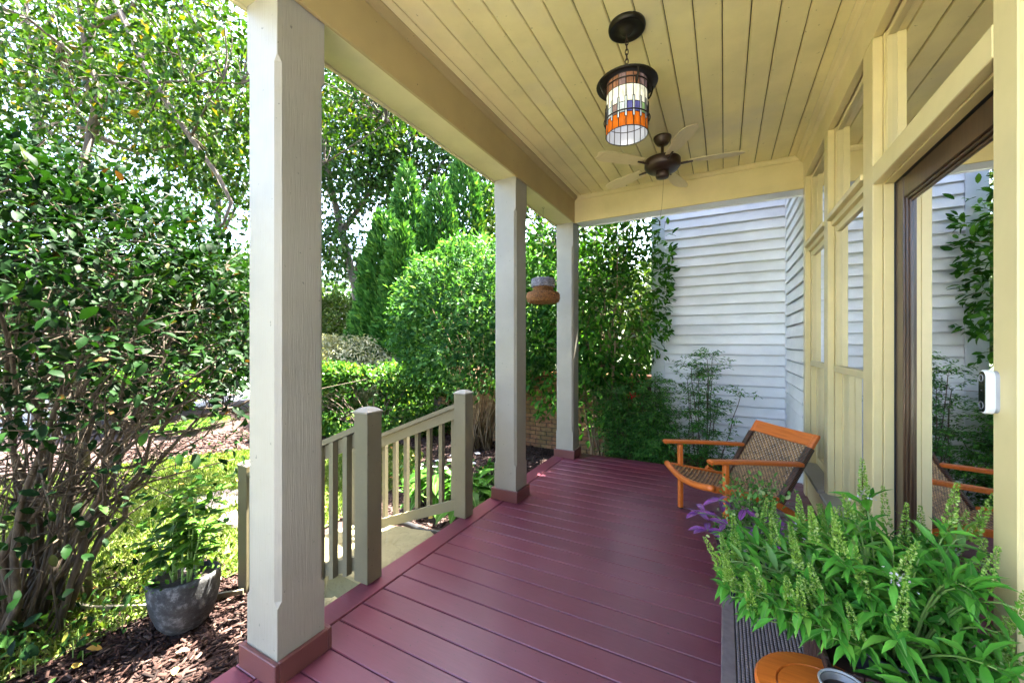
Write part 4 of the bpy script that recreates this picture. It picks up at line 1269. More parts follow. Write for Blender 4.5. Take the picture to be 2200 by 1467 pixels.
# ---------------- big camellia beside the porch
cam_r = empty('camellia_shrub', (-3.95, .70, GZ))
tag(cam_r, 'large dark glossy camellia with fanning stems filling the left side', 'shrub')
cc = np.array((0.0, 0.02, 1.47)); cr = np.array((1.50, 1.45, 1.60))
g = G(); tw = []
for k in range(78):
    a = random.uniform(0, 6.283) if k % 3 == 0 else random.gauss(.55, .75)
    e = random.uniform(.05, 1.25)
    d = Vector((math.cos(a) * math.cos(e), math.sin(a) * math.cos(e), math.sin(e) - .08))
    s = random.uniform(.72, .95)
    t = Vector(cc) + Vector((d.x * cr[0] * s, d.y * cr[1] * s, d.z * cr[2] * s))
    b0 = Vector((random.gauss(0, .16), random.gauss(0, .16), 0))
    mid = b0.lerp(t, .5) + Vector((0, 0, random.uniform(-.05, .35)))
    pts = wob(bez(b0, mid, t, 9), .028)
    rr0 = random.choice((.006, .007, .008, .010, .012, .014, .022))
    g.tube(pts, [rr0 * (1 - .75 * i / 8) for i in range(9)], 6)
    for i in range(3, 9):
        for _ in range(2):
            q = pts[i] + Vector((random.gauss(0, .22), random.gauss(0, .22), random.gauss(.05, .18)))
            g.tube(wob([pts[i], pts[i].lerp(q, .5), q], .02), [rr0 * .35, rr0 * .28, rr0 * .18], 4); tw.append(q)
g.build('branches', M['barkdark'], cam_r, smooth=True)['kind'] = 'stuff'
n = 46000
P = ell_pts(n, cc, cr, .78, 1.02)
n2 = 3500
P = np.concatenate([P, ell_pts(n2, (-.15, -.35, 2.35), (.95, .8, .85), .75, 1.02)]); n += n2
lump = np.sin(P[:, 0] * 5.1 + 1) * np.sin(P[:, 1] * 4.7) * np.sin(P[:, 2] * 5.3 + .5)
P = cc + (P - cc) * (1 + .05 * lump)[:, None]
zz = P[:, 2] + GZ
toward = (P[:, 0] * .42 - P[:, 1] * .12)
pr = np.where(zz > 1.55, 1.0, np.where(zz > 1.25, .55, np.where(zz > .95, .20, np.where(zz > .4, .055, .03))))
pr = pr * np.where(lump < -.35, .35, 1)
kk = RNG.uniform(size=n) < pr
P = P[kk]
tw = np.array([tuple(q) for q in tw]); tw = tw[(tw[:, 2] + GZ) > 1.0]
P = np.concatenate([P, np.repeat(tw, 4, 0) + RNG.normal(size=(len(tw) * 4, 3)) * .055])
P = P[(P[:, 2] + GZ > GZ + .05) & (P[:, 0] - 3.95 < -1.95)]
# near sprigs reaching toward the porch
sp = []
for (u, v, f) in ((40, 880, 1.75), (110, 850, 1.85), (20, 960, 1.8), (90, 930, 1.95), (60, 1130, 1.9), (150, 1130, 2.1), (30, 540, 1.9), (110, 560, 2.0), (230, 640, 2.1), (190, 880, 2.0), (210, 600, 2.0), (330, 720, 2.2), (260, 560, 2.1)):
    q = at_depth(u, v, f) - Vector(cam_r.location)
    sp.append(tuple(q))
sp = np.repeat(np.array(sp), 12, 0) + RNG.normal(size=(len(sp) * 12, 3)) * .07
P = np.concatenate([P, sp]); n = len(P)
o_ = unit(P - cc)
D = o_ * .5 + RNG.normal(size=(n, 3)) * .55 + np.array((0, 0, -.12)); N = np.array((0, 0, .9)) + o_ * .5 + RNG.normal(size=(n, 3)) * .35
Ls = RNG.uniform(.036, .076, n) + .03 * (RNG.uniform(size=n) < .05)
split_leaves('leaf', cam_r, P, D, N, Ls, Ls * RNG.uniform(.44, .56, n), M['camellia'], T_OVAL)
# low seedlings under it
sd_ = empty('seedling_clump', (-3.35, .62, GZ))
tag(sd_, 'light green low seedlings at the foot of the big camellia', 'plant')
C = np.stack([RNG.normal(-.25, .22, 70), RNG.normal(-.05, .20, 70), RNG.uniform(.03, .16, 70)], 1)
g = G()
for c in C: g.tube([(c[0], c[1], -.01), tuple(c)], .003, 4)
g.build('stems', M['stemgreen'], sd_)['kind'] = 'stuff'
P, D, N, Ls, Ws = leaf_cloud(C, 9, .035, (.03, .055), .45, (0, 0, -.2))
split_leaves('leaf', sd_, P, D, N, Ls, Ws, M['hedge'], T_OVAL, most=200)

# ---------------- camellia by the end wall
cw = empty('camellia_shrub', (-1.50, 5.60, GZ))
tag(cw, 'upright glossy camellia beside the white siding, behind the farthest column', 'shrub')
g = G(); C = []
cen = np.array((-.02, 0, 2.3))
for k in range(11):
    b0 = Vector((random.gauss(0, .16), random.gauss(0, .08), 0))
    t = Vector((random.uniform(-.75, .70), random.uniform(-.35, .35), random.uniform(2.6, 4.1)))
    mid = b0.lerp(t, .4) + Vector((random.gauss(0, .12), 0, 0))
    pts = wob(bez(b0, mid, t, 11), .022)
    g.tube(pts, [.016 * (1 - .75 * i / 10) + .002 for i in range(11)], 6)
    for i in range(3, 11):
        for _ in range(3):
            q = pts[i] + Vector((random.gauss(0, .30), random.gauss(0, .22), random.gauss(.04, .14)))
            g.tube([pts[i], pts[i].lerp(q, .5) + Vector((0, 0, .02)), q], [.005, .004, .002], 4); C.append(tuple(q))
g.build('branches', M['barktan'], cw, smooth=True)['kind'] = 'stuff'
ex = []
for (u, v) in ((1420, 560), (1435, 600), (1440, 555), (1415, 640), (1430, 610), (1400, 700), (1425, 705), (1410, 660), (1380, 500), (1350, 490), (1300, 490), (1320, 520), (1400, 530), (1270, 490), (1265, 540), (1360, 560), (1330, 600), (1385, 600), (1300, 570), (1280, 620), (1260, 680), (1150, 520), (1180, 560), (1160, 600), (1140, 700), (1170, 720), (1150, 560), (1180, 660), (1270, 810), (1300, 850), (1330, 800), (1290, 890), (1280, 770), (1255, 760), (1345, 770), (1165, 840), (1180, 870)):
    ex.append(tuple(at_depth(u, v, random.uniform(5.3, 5.9)) - Vector(cw.location)))
C = np.array(C); C = C[(C[:, 2] > 1.25) | (RNG.uniform(size=len(C)) < .3)]
data = [leaf_cloud(C, 22, .12, (.075, .125), .44, cen, droop=.3), leaf_cloud(np.array(ex), 60, .14, (.075, .125), .44, cen, droop=.3)]
P, D, N, Ls, Ws = [np.concatenate(x) for x in zip(*data)]
kk = (P[:, 1] < .48) & ((P[:, 1] + 5.6 > 4.95) | (P[:, 2] > 3.6)) & (P[:, 0] < np.where(P[:, 2] < 1.6, .55, .86)) & (P[:, 1] + 5.6 > 4.9)
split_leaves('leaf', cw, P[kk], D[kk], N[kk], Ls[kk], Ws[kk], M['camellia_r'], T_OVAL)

# ---------------- nandina at the end of the deck
def nandina(loc, label, stems, flower=False, group='nandina shrubs by the siding'):
    r = empty('nandina_shrub', loc); tag(r, label, 'shrub', group)
    g = G(); PP = []; DD = []
    for (dx, dy, h, lean, dens) in stems:
        b0 = Vector((dx * .5, dy * .5, 0)); t = Vector((dx + lean, dy, h))
        pts = wob(bez(b0, b0.lerp(t, .5) + Vector((0, 0, .1)), t, 8), .012)
        g.tube(pts, [.007 - .0005 * i for i in range(8)], 5)
        for i in range(2, 8):
            for _ in range(dens + (3 if i == 7 else 0)):
                a = random.uniform(0, 6.283); ln = random.uniform(.12, .30)
                e = pts[i] + Vector((math.cos(a) * ln, math.sin(a) * ln * .7, random.uniform(-.03, .12)))
                mid = pts[i].lerp(e, .55) + Vector((0, 0, .04))
                pp = bez(pts[i], mid, e, 5); g.tube(pp, .0016, 3, False)
                for q in pp[1:]:
                    for s in range(6):
                        PP.append(tuple(q + Vector((random.gauss(0, .028), random.gauss(0, .028), random.gauss(0, .012)))))
                        DD.append((math.cos(a) + random.gauss(0, .7), math.sin(a) + random.gauss(0, .7), random.gauss(-.25, .25)))
    g.build('stems', M['barkdark'], r)['kind'] = 'stuff'
    PP = np.array(PP); DD = np.array(DD); n = len(PP)
    N = np.array((0, 0, 1.)) + RNG.normal(size=(n, 3)) * .3; L_ = RNG.uniform(.030, .052, n)
    o = link('foliage', leaves_mesh('foliage', PP, DD, N, L_, L_ * .40, M['nandina']), r); o['kind'] = 'stuff'
    if flower:
        c = at_depth(1357, 846, 5.2) - Vector(loc)
        P = np.array(tuple(c)) + RNG.normal(size=(34, 3)) * .028
        link('flower', leaves_mesh('flower', P, RNG.normal(size=(34, 3)), RNG.normal(size=(34, 3)), .035, .022, M['redflower']), r)['kind'] = 'stuff'
nandina((-.95, 5.38, GZ), 'dense lacy green nandina with a red flower at the deck end', [(random.uniform(-.5, .45), random.uniform(-.25, .22), random.uniform(.5, 1.38), random.gauss(0, .08), 7) for _ in range(26)], True)
nandina((-.22, 5.45, GZ), 'airy dark stemmed nandina in front of the white siding, behind the armchair', [(random.uniform(-.38, .12), random.uniform(-.15, .15), random.uniform(.9, 1.72), random.gauss(.03, .08), 2) for _ in range(11)] + [(.22, .05, 1.22, .18, 1), (-.3, -.1, .7, -.1, 5), (.1, -.1, .55, .1, 4)])

# ---------------- round shrub behind the railing
rc = at_depth(1035, 737, 6.9)
rs_ = empty('round_shrub', (rc.x, rc.y, GZ))
tag(rs_, 'big rounded light green shrub on many tan stems, behind the middle column', 'shrub')
g = G()
cz = 1.75 - GZ; R_ = np.array((1.52, 1.50, 1.42))
tg = ell_pts(62, (0, 0, cz), R_ * .9, .55, .95); tg = tg[tg[:, 2] > cz - .75]
for t in tg:
    b0 = Vector((random.gauss(0, .11), random.gauss(0, .11), 0)); t = Vector(t)
    pts = wob(bez(b0, Vector((t.x * .30, t.y * .30, t.z * .55)), t, 8), .02)
    r0 = random.uniform(.008, .018); g.tube(pts, [r0 * (1 - .7 * i / 7) for i in range(8)], 5)
g.build('branches', M['barktan'], rs_, smooth=True)['kind'] = 'stuff'
n = 26000
P = ell_pts(n, (0, 0, cz), R_, .74, 1.03)
lump = np.sin(P[:, 0] * 6 + .4) * np.sin(P[:, 1] * 5.5) * np.sin(P[:, 2] * 6.2)
lump2 = np.sin(P[:, 0] * 13 + 2) * np.sin(P[:, 1] * 12.3 + 1) * np.sin(P[:, 2] * 14.1)
P = np.array((0, 0, cz)) + (P - np.array((0, 0, cz))) * (1 + .10 * lump + .07 * lump2 + .10 * (RNG.uniform(size=n) < .02) * RNG.uniform(size=n))[:, None]
kk = RNG.uniform(size=n) < np.clip((P[:, 2] - (cz - 1.25)) / .55, 0.0, 1) * np.where(lump + .6 * lump2 < -.3, .35, 1)
P = P[kk]; n = len(P); o_ = unit(P - np.array((0, 0, cz)))
Ls = RNG.uniform(.075, .12, n)
link('crown', leaves_mesh('crown', P, o_ * .5 + RNG.normal(size=(n, 3)) * .6, np.array((0, 0, .8)) + o_ * .6 + RNG.normal(size=(n, 3)) * .4, Ls, Ls * .5, M['roundshrub']), rs_)['kind'] = 'stuff'

# ---------------- hedge and silver shrub
def blob_shrub(name, label, cat, c, radii, nleaf, Lr, wr, mat, rot=0.0, sq=1.0, stems=18, stemmat='barkdark', group=None, flat=0.0, tpl=T_SMALL, lumpf=5.5, lumpa=.12):
    r = empty(name, (c[0], c[1], GZ), rot); tag(r, label, cat, group)
    d = sphere_dirs(nleaf)
    if sq != 1.0: d = np.sign(d) * np.abs(d) ** sq
    s = RNG.uniform(.80, 1.02, nleaf)
    cen = np.array((0, 0, c[2] - GZ)); P = cen + d * np.asarray(radii) * s[:, None]
    lump = np.sin(P[:, 0] * lumpf + c[0]) * np.sin(P[:, 1] * lumpf * .9 + 1) * np.sin(P[:, 2] * lumpf * 1.1)
    P = cen + (P - cen) * (1 + lumpa * lump)[:, None]
    P = P[P[:, 2] > .03]; n = len(P); o_ = unit(P - cen)
    L_ = RNG.uniform(*Lr, n)
    D = o_ * .5 + RNG.normal(size=(n, 3)) * .6 + np.array((0, 0, -flat)); N = np.array((0, 0, .8)) + o_ * .6 + RNG.normal(size=(n, 3)) * .4
    link('crown', leaves_mesh('crown', P, D, N, L_, L_ * wr, mat, tpl), r)['kind'] = 'stuff'
    g = G()
    for t in ell_pts(stems, cen, np.asarray(radii) * .85, .3, .95):
        t = Vector(t); t.z = max(t.z, .15)
        g.tube(wob(bez((t.x * .25, t.y * .25, -.02), (t.x * .45, t.y * .45, t.z * .6), t, 5), .02), [.016, .013, .010, .007, .004], 5)
    g.build('branches', M[stemmat], r)['kind'] = 'stuff'
    return r
hc = at_depth(800, 800, 8.0)
blob_shrub('clipped_hedge', 'clipped bright green hedge behind the stair railing', 'hedge', (hc.x, hc.y, .26), (1.85, .55, .72), 17000, (.07, .11), .62, M['hedge'], YAW, .55, 40)
sc_ = at_depth(750, 765, 9.6)
blob_shrub('silver_shrub', 'low spreading silvery pale shrub above the hedge', 'shrub', (sc_.x, sc_.y, .75), (1.75, .9, .85), 15000, (.09, .15), .25, M['silver'], YAW, .8, 24, 'barktan', None, .5)
pc = at_depth(715, 660, 13)
blob_shrub('pale_shrub', 'pale green bush left of the arborvitae, beside the nearest column', 'shrub', (pc.x, pc.y, 1.2), (1.5, 1.2, 1.75), 9000, (.11, .18), .55, M['paletree'], 0, 1, 14)
LABS = ['bright green bush behind the camellia, at its far left', 'bright green bush glimpsed through the middle of the camellia', 'bright green bush behind the camellia next to the nearest column', 'low yellow green bush at the lawn edge behind the camellia']
for (u, v, f, rad_, lb) in ((40, 740, 11.5, (1.9, 1.9, 1.7), LABS[0]), (260, 700, 10.5, (1.8, 1.8, 1.8), LABS[1]), (470, 690, 11.5, (1.7, 1.7, 2.0), LABS[2]), (300, 840, 8.6, (1.2, 1.0, .55), LABS[3])):
    c = at_depth(u, v, f)
    blob_shrub('garden_bush', lb, 'shrub', c, rad_, 9500, (.12, .19), .55, M['hedge' if f != 10.5 else 'paletree'], 0, 1, 16, 'barkdark', 'bushes beyond the lawn')
c = at_depth(190, 748, 9.6)
pk = blob_shrub('flowering_bush', 'bush with pink blossom glimpsed through the camellia branches', 'shrub', (c.x, c.y, .7), (1.3, .8, .65), 2600, (.07, .10), .5, M['hedge'], YAW, 1, 12)
P = ell_pts(420, (0, 0, 1.25), (1.2, .75, .55), .9, 1.05); P = P[P[:, 2] > 1.3]; n = len(P)
link('blossom', leaves_mesh('blossom', P, RNG.normal(size=(n, 3)), RNG.normal(size=(n, 3)), .08, .06, M['pinkflower']), pk)['kind'] = 'stuff'
# ferns at the far mulch edge
for i, (u, v, f, lb) in enumerate(((390, 960, 7.9, 'feathery green fern at the far lawn edge, left one'), (445, 930, 8.6, 'feathery green fern at the far lawn edge, next to the nearest column'))):
    c = at_depth(u, v, f); r = empty('fern', (c.x, c.y, GZ)); tag(r, lb, 'fern', 'ferns at the lawn edge')
    for k in range(22):
        a = 6.283 * k / 22 + random.uniform(-.1, .1); ln = random.uniform(.35, .6)
        pts = bez((0, 0, 0), (math.cos(a) * ln * .4, math.sin(a) * ln * .4, .34), (math.cos(a) * ln, math.sin(a) * ln, .12), 12)
        PP, DD = [], []
        for j in range(1, 12):
            for s in (-1, 1):
                PP.append(tuple(pts[j])); DD.append((-math.sin(a) * s + math.cos(a) * .5, math.cos(a) * s + math.sin(a) * .5, -.1))
        w = np.array([.13 * math.sin(math.pi * (j / 2 + 1) / 12.5) + .02 for j in range(22)])
        link('frond', leaves_mesh('frond', PP, DD, np.tile((0, 0, 1.), (22, 1)), w, w * .35, M['fern']), r)

# ---------------- arborvitae row
for i, (u, v, w, f, lb) in enumerate(((875, 340, 92, 11.5, 'slim arborvitae, leftmost of the three tall ones'), (945, 375, 96, 11.0, 'slim arborvitae in the middle of the tall ones'), (996, 300, 104, 12.0, 'tallest arborvitae, its tip cut by the porch beam'),
        (1052, 385, 90, 12.8, 'arborvitae half hidden by the middle porch column'), (826, 445, 104, 10.2, 'shorter broad arborvitae in front, leftmost of the row'), (862, 472, 84, 9.7, 'shorter arborvitae in front of the slim tall ones'), (915, 470, 70, 10.6, 'narrow short arborvitae in the gap between the taller ones'))):
    tp_ = at_depth(u, v, f); r = empty('arborvitae_tree', (tp_.x, tp_.y, GZ)); tag(r, lb, 'tree', 'row of arborvitae')
    H_ = tp_.z - GZ; R0 = w / 850 * f / 2 * 1.25
    n = 15000
    t = 1 - np.sqrt(RNG.uniform(0.0004, 1, n)); t = np.clip(t, 0, 1)
    a = RNG.uniform(0, 6.283, n)
    rr_ = R0 * np.clip((1 - t) * 1.5, 0, 1) ** .75 * (1 + .16 * np.sin(a * 5 + t * 23 + i) * np.sin(t * 41 + a * 3)) * RNG.uniform(.82, 1.03, n) + .02
    P = np.stack([rr_ * np.cos(a), rr_ * np.sin(a), .08 + t * (H_ - .1)], 1)
    D = np.stack([np.cos(a) * .8, np.sin(a) * .8, np.full(n, 1.0)], 1) + RNG.normal(size=(n, 3)) * .4
    N = np.stack([-np.sin(a), np.cos(a), np.zeros(n)], 1) + RNG.normal(size=(n, 3)) * .6
    L_ = RNG.uniform(.15, .27, n)
    link('crown', leaves_mesh('crown', P, D, N, L_, L_ * .45, M['arbor']), r)['kind'] = 'stuff'
    G().tube([(0, 0, -.05), (0, 0, H_ * .5), (0, 0, H_ * .93)], [.07, .05, .01], 7).build('trunk', M['barkdark'], r)

# ---------------- trees
def tree(name, label, base, trunk, boughs, crowns, mat, barkm, tr, Lr, wr, per=16, spread=.22, group=None, up=.8):
    """trunk: list of points, boughs: lists of points (absolute); crowns: (centre, radii, clumps)"""
    r = empty(name, base); tag(r, label, 'tree', group)
    B = Vector(base); g = G(); n = len(trunk)
    tp2 = [Vector(p) - B for p in trunk]
    g.tube(wob(tp2, .015), [tr * (1 - .55 * i / (n - 1)) for i in range(n)], 9)
    g.build('trunk', M[barkm], r, smooth=True)
    g = G()
    for pts in boughs:
        pts = [Vector(p) - B for p in pts[0]], pts[1]
        m = len(pts[0]); g.tube(pts[0], [pts[1] * (1 - .7 * i / (m - 1)) for i in range(m)], 7)
    data = []
    for (c, rad_, k) in crowns:
        c = np.array(tuple(Vector(c) - B))
        C = ell_pts(k, c, rad_, .25, 1.0)
        data.append(leaf_cloud(C, per, spread, Lr, wr, c, up=up, out=.25, droop=.35))
        src = [p for b_ in boughs for p in b_[0][1:]] + list(trunk[len(trunk) // 2:])
        src = [Vector(p) - B for p in src]
        for q in C[::3]:
            q = Vector(q); s = min(src, key=lambda p: (p - q).length)
            mid = s.lerp(q, .5) + Vector((random.gauss(0, .1), random.gauss(0, .1), random.uniform(0, .25)))
            L0 = (q - s).length
            g.tube(bez(s, mid, q, 5), [min(.028, .005 + .006 * L0) * (1 - .17 * i) for i in range(5)], 4, False)
    g.build('branches', M[barkm], r, smooth=True)
    crown_part(r, data, mat)
    return r
A = at_depth
def gp(u, f):
    p = A(u, 737, f); return (p.x, p.y, GZ)
# cherry tree, top left
f = 5.6
b0 = gp(175, f)
tree('cherry_tree', 'yellow green leafed tree with crooked trunk rising above the camellia', b0,
     [b0, A(160, 600, f), A(165, 420, f), A(198, 275, f)],
     [([A(198, 285, f), A(212, 215, f), A(185, 110, f), A(160, -60, f - .2)], .07), ([A(205, 225, f), A(180, 150, f), A(200, 60, f), A(225, -80, f)], .06),
      ([A(190, 150, f), A(130, 95, f), A(60, 40, f - .3), A(-60, -10, f - .5)], .04), ([A(195, 60, f), A(280, 20, f - .3), A(340, -40, f - .5)], .04),
      ([A(200, 260, f), A(250, 180, f - .4), A(400, 175, f - .8), A(520, 180, f - 1)], .025), ([A(230, -40, f), A(300, 120, f - .6), A(345, 200, f - .8), A(405, 290, f - .9), A(470, 380, f - 1), A(497, 435, f - 1), A(480, 480, f - 1), A(450, 505, f - 1)], .040),
      ([A(410, 295, f - .9), A(450, 215, f - 1), A(480, 170, f - 1.1)], .015), ([A(200, 290, f), A(300, 330, f + .4), A(420, 300, f + .6), A(540, 260, f + .6), A(700, 350, f + .8), A(830, 265, f + .9)], .035)],
     [(A(120, 60, f), (2.1, 1.7, 1.5), 165), (A(420, 110, f - .6), (1.7, 1.2, 1.5), 195), (A(440, 330, f - .3), (1.0, .8, .9), 60), (A(300, 300, f + .8), (1.6, 1.0, 1.0), 34), (A(60, 250, f + .3), (1.3, 1.0, .8), 70), (A(760, 200, f + .9), (1.3, 1.0, .9), 160)],
     M['yellowtree'], 'barkdark', .10, (.08, .135), .5, 16, .20)
f = 8.5
b0 = gp(80, f)
tree('maple_tree', 'slender grey trunked tree at the far left behind the cherry', b0, [b0, A(78, 500, f), A(75, 250, f), A(55, 60, f), A(45, -150, f)],
     [([A(75, 250, f), A(20, 150, f), A(-60, 100, f)], .05), ([A(60, 120, f), A(130, 10, f), A(190, -120, f)], .05), ([A(75, 300, f), A(200, 200, f), A(320, 120, f + .5)], .04)],
     [(A(60, 40, f), (2.8, 2.0, 2.2), 230), (A(330, 150, f + 1), (2.8, 1.8, 2.6), 240), (A(260, 420, f + 2), (2.8, 1.5, 1.5), 60)], M['paletree'], 'bark', .09, (.13, .20), .52, 15, .26)
f = 12.5
b0 = gp(470, f)
tree('garden_tree', 'mid green tree between the camellia and the nearest column', b0, [b0, A(465, 600, f), A(470, 450, f), A(460, 250, f)],
     [([A(468, 520, f), A(520, 420, f), A(560, 330, f)], .06), ([A(470, 450, f), A(400, 350, f), A(350, 300, f)], .06)],
     [(A(460, 480, f), (1.9, 1.6, 1.9), 45), (A(500, 250, f), (2.8, 2.0, 2.6), 290)], M['hedge'], 'bark', .13, (.17, .25), .52, 15, .28)
# tall tree behind the arborvitae
f = 15.5
b0 = gp(770, f)
tree('tall_tree', 'tall dark green tree with grey branches behind the arborvitae', b0, [b0, A(765, 620, f), A(735, 500, f), A(705, 380, f), A(690, 230, f)],
     [([A(735, 500, f), A(790, 420, f), A(860, 330, f), A(930, 240, f)], .11), ([A(720, 440, f), A(690, 380, f), A(640, 300, f)], .09), ([A(760, 590, f), A(820, 480, f), A(880, 440, f), A(990, 300, f)], .12), ([A(830, 380, f), A(840, 300, f), A(830, 180, f)], .07), ([A(740, 510, f), A(700, 510, f), A(640, 480, f)], .06)],
     [(A(760, 330, f), (2.3, 2.0, 2.6), 310), (A(900, 290, f), (2.6, 2.0, 2.6), 330), (A(720, 540, f), (1.4, 1.2, 1.3), 90), (A(1040, 320, f), (2.0, 1.6, 3.0), 180), (A(800, 120, f), (3.2, 2.0, 2.2), 190)],
     M['greytree'], 'bark', .19, (.20, .30), .5, 15, .34)
f = 11.0
b0 = gp(1165, f)
tree('pale_tree', 'pale sunlit tree showing between the two far columns', b0, [b0, A(1165, 600, f), A(1160, 400, f)], [([A(1165, 600, f), A(1200, 480, f), A(1240, 400, f)], .06)],
     [(A(1150, 500, f), (1.4, 1.2, 2.1), 190), (A(1260, 560, f + 1), (1.6, 1.2, 2.3), 190)], M['paletree'], 'bark', .10, (.14, .21), .52, 15, .25)
# distant trees closing the horizon
BG = [(60, 32, 8, 'far tree behind the street, seen at far left above the bushes'), (330, 30, 7, 'far tree behind the bushes, second from the left'), (560, 28, 7.5, 'far tree mostly hidden behind the nearest column'), (730, 34, 6.5, 'far tree left of the arborvitae'), (960, 30, 8, 'far tree behind the tallest arborvitae'), (1180, 26, 7.5, 'far tree behind the pale tree'), (1370, 24, 6, 'far tree behind the wall camellia')]
for i, (u, f, h, lb) in enumerate(BG):
    b0 = gp(u, f); B = Vector(b0)
    tree('distant_tree', lb, b0, [B, B + Vector((.1, 0, h * .3)), B + Vector((0, .1, h * .75))], [([B + Vector((0, 0, h * .3)), B + Vector((1.2, .3, h * .55))], .1), ([B + Vector((0, 0, h * .35)), B + Vector((-1.3, .2, h * .6))], .1)],
         [(B + Vector((0, 0, h * .58)), (5.0, 3.0, h * .52), 330)], M['greytree' if i % 2 else 'paletree'], 'bark', .2, (.40, .60), .6, 14, .5, 'distant trees')

# ---------------- hostas and white flowers by the railing
def hosta(x, y, label, nl, rmax, seed):
    rs = random.Random(seed); r = empty('hosta_plant', (x, y, GZ)); tag(r, label, 'plant', 'hostas beside the deck')
    t = np.array([(0,0,0),(.12,.40,.04),(.12,0,0),(.12,-.40,.04),(.40,.5,.10),(.40,0,.05),(.40,-.5,.10),(.72,.33,.04),(.72,0,.0),(.72,-.33,.04),(1,0,-.16)])
    me = unit_leaf('leaf', (t, T_OVAL[1]), M['hosta']); g = G()
    for k in range(nl):
        a = rs.uniform(0, 6.283); ring_ = k / nl
        h = .42 - .22 * ring_ + rs.uniform(-.05, .05); d = rmax * (.25 + .75 * ring_) * rs.uniform(.75, 1.1)
        p = Vector((math.cos(a) * d * .55, math.sin(a) * d * .55, h)); dr_ = Vector((math.cos(a), math.sin(a), -.25 - .5 * ring_))
        L_ = rs.uniform(.16, .25)
        g.tube(bez((0, 0, 0), (p.x * .4, p.y * .4, h * .7), p, 5), .005, 4, False)
        o = bpy.data.objects.new('leaf', me); COL.objects.link(o); o.parent = r
        o.matrix_local = leaf_matrix(p, dr_, (rs.gauss(0, .2), rs.gauss(0, .2), 1), L_, L_ * .62)
    g.build('petioles', M['stemgreen'], r)['kind'] = 'stuff'
hosta(-2.28, 3.30, 'broad leafed hosta between the far railing post and the middle column', 34, .42, 1)
hosta(-2.30, 3.95, 'broad leafed hosta behind the middle column foot', 26, .40, 2)
hosta(-2.80, 3.45, 'broad leafed hosta seen through the farther railing balusters', 30, .42, 3)
fl = empty('impatiens_plant', (-2.95, 3.75, GZ)); tag(fl, 'white flowering bedding plant seen through the farther railing', 'plant')
C = np.stack([RNG.normal(0, .30, 46), RNG.normal(0, .25, 46), RNG.uniform(.12, .36, 46)], 1)
g = G()
for c in C: g.tube([(c[0] * .5, c[1] * .5, -.01), tuple(c)], .004, 4)
g.build('stems', M['stemgreen'], fl)['kind'] = 'stuff'
P, D, N, Ls, Ws = leaf_cloud(C, 12, .06, (.05, .085), .5, (0, 0, 0)); split_leaves('leaf', fl, P, D, N, Ls, Ws, M['hosta'], T_OVAL, most=120)
for k in range(12):
    c = Vector((random.gauss(0, .24), random.gauss(-.05, .2), random.uniform(.36, .5))); PP = np.tile(tuple(c), (5, 1)); aa = np.arange(5) * 1.2566
    link('flower', leaves_mesh('flower', PP, np.stack([np.cos(aa), np.sin(aa), np.full(5, .1)], 1), np.tile((0, -.5, 1.), (5, 1)), .036, .034, M['whiteflower'], T_OVAL), fl)

# ---------------- stone pot with leafy plant
sp_ = empty('potted_plant', (-3.06, 1.25, GZ)); tag(sp_, 'weathered grey stone pot with a leafy green plant on the mulch', 'potted plant')
sp_.rotation_euler = (math.radians(-3), math.radians(-5), .2)
prof = [(.001, .0), (.07, .0), (.105, .015), (.142, .065), (.170, .14), (.186, .22), (.193, .30), (.194, .325), (.184, .335), (.172, .330), (.165, .29)]
g = G().lathe(prof, 40); rs = random.Random(9)
g.v = [(x * (1 + .02 * math.sin(3 * math.atan2(y, x)) + .012 * math.sin(z * 30)), y * (1 + .02 * math.cos(2 * math.atan2(y, x))), z) for x, y, z in g.v]
g.build('pot', M['stonepot'], sp_, smooth=True)
G().lathe([(.001, .30), (.168, .295)], 30).build('soil', M['soil'], sp_)
g = G(); PP, DD, NN = [], [], []
for k in range(15):
    a = rs.uniform(0, 6.283); d = rs.uniform(.02, .34); h = rs.uniform(.5, 1.1) - d * .6
    if k == 0: a, d, h = 1.0, .03, 1.2
    tip = Vector((math.cos(a) * d, math.sin(a) * d, .30 + h * .62)); b0 = Vector((math.cos(a) * .06, math.sin(a) * .06, .29))
    pts = bez(b0, b0.lerp(tip, .5) + Vector((0, 0, .08)), tip, 8); g.tube(pts, [.007 - .0007 * i for i in range(8)], 5)
    for i in range(2, 8):
        for s in range(3):
            q = rs.uniform(0, 6.283); PP.append(tuple(pts[i])); DD.append((math.cos(q), math.sin(q), rs.uniform(-.25, .35))); NN.append((rs.gauss(0, .25), rs.gauss(0, .25), 1))
g.build('stems', M['stemgreen'], sp_)['kind'] = 'stuff'
n = len(PP); Ls = RNG.uniform(.07, .135, n)
leaf_objects('leaf', sp_, PP, DD, NN, Ls, Ls * RNG.uniform(.42, .55, n), unit_leaf('leaf', T_OVAL, M['hydrangea']))
# trailing small stems around the rim
P, D, N, Ls, Ws = leaf_cloud(np.array([(.17 * math.cos(a), .17 * math.sin(a), .36) for a in np.arange(0, 6.28, .35)]), 6, .04, (.025, .05), .5, (0, 0, 0))
link('ground_cover', leaves_mesh('ground_cover', P, D, N, Ls, Ws, M['hydrangea'], T_OVAL), sp_)['kind'] = 'stuff'

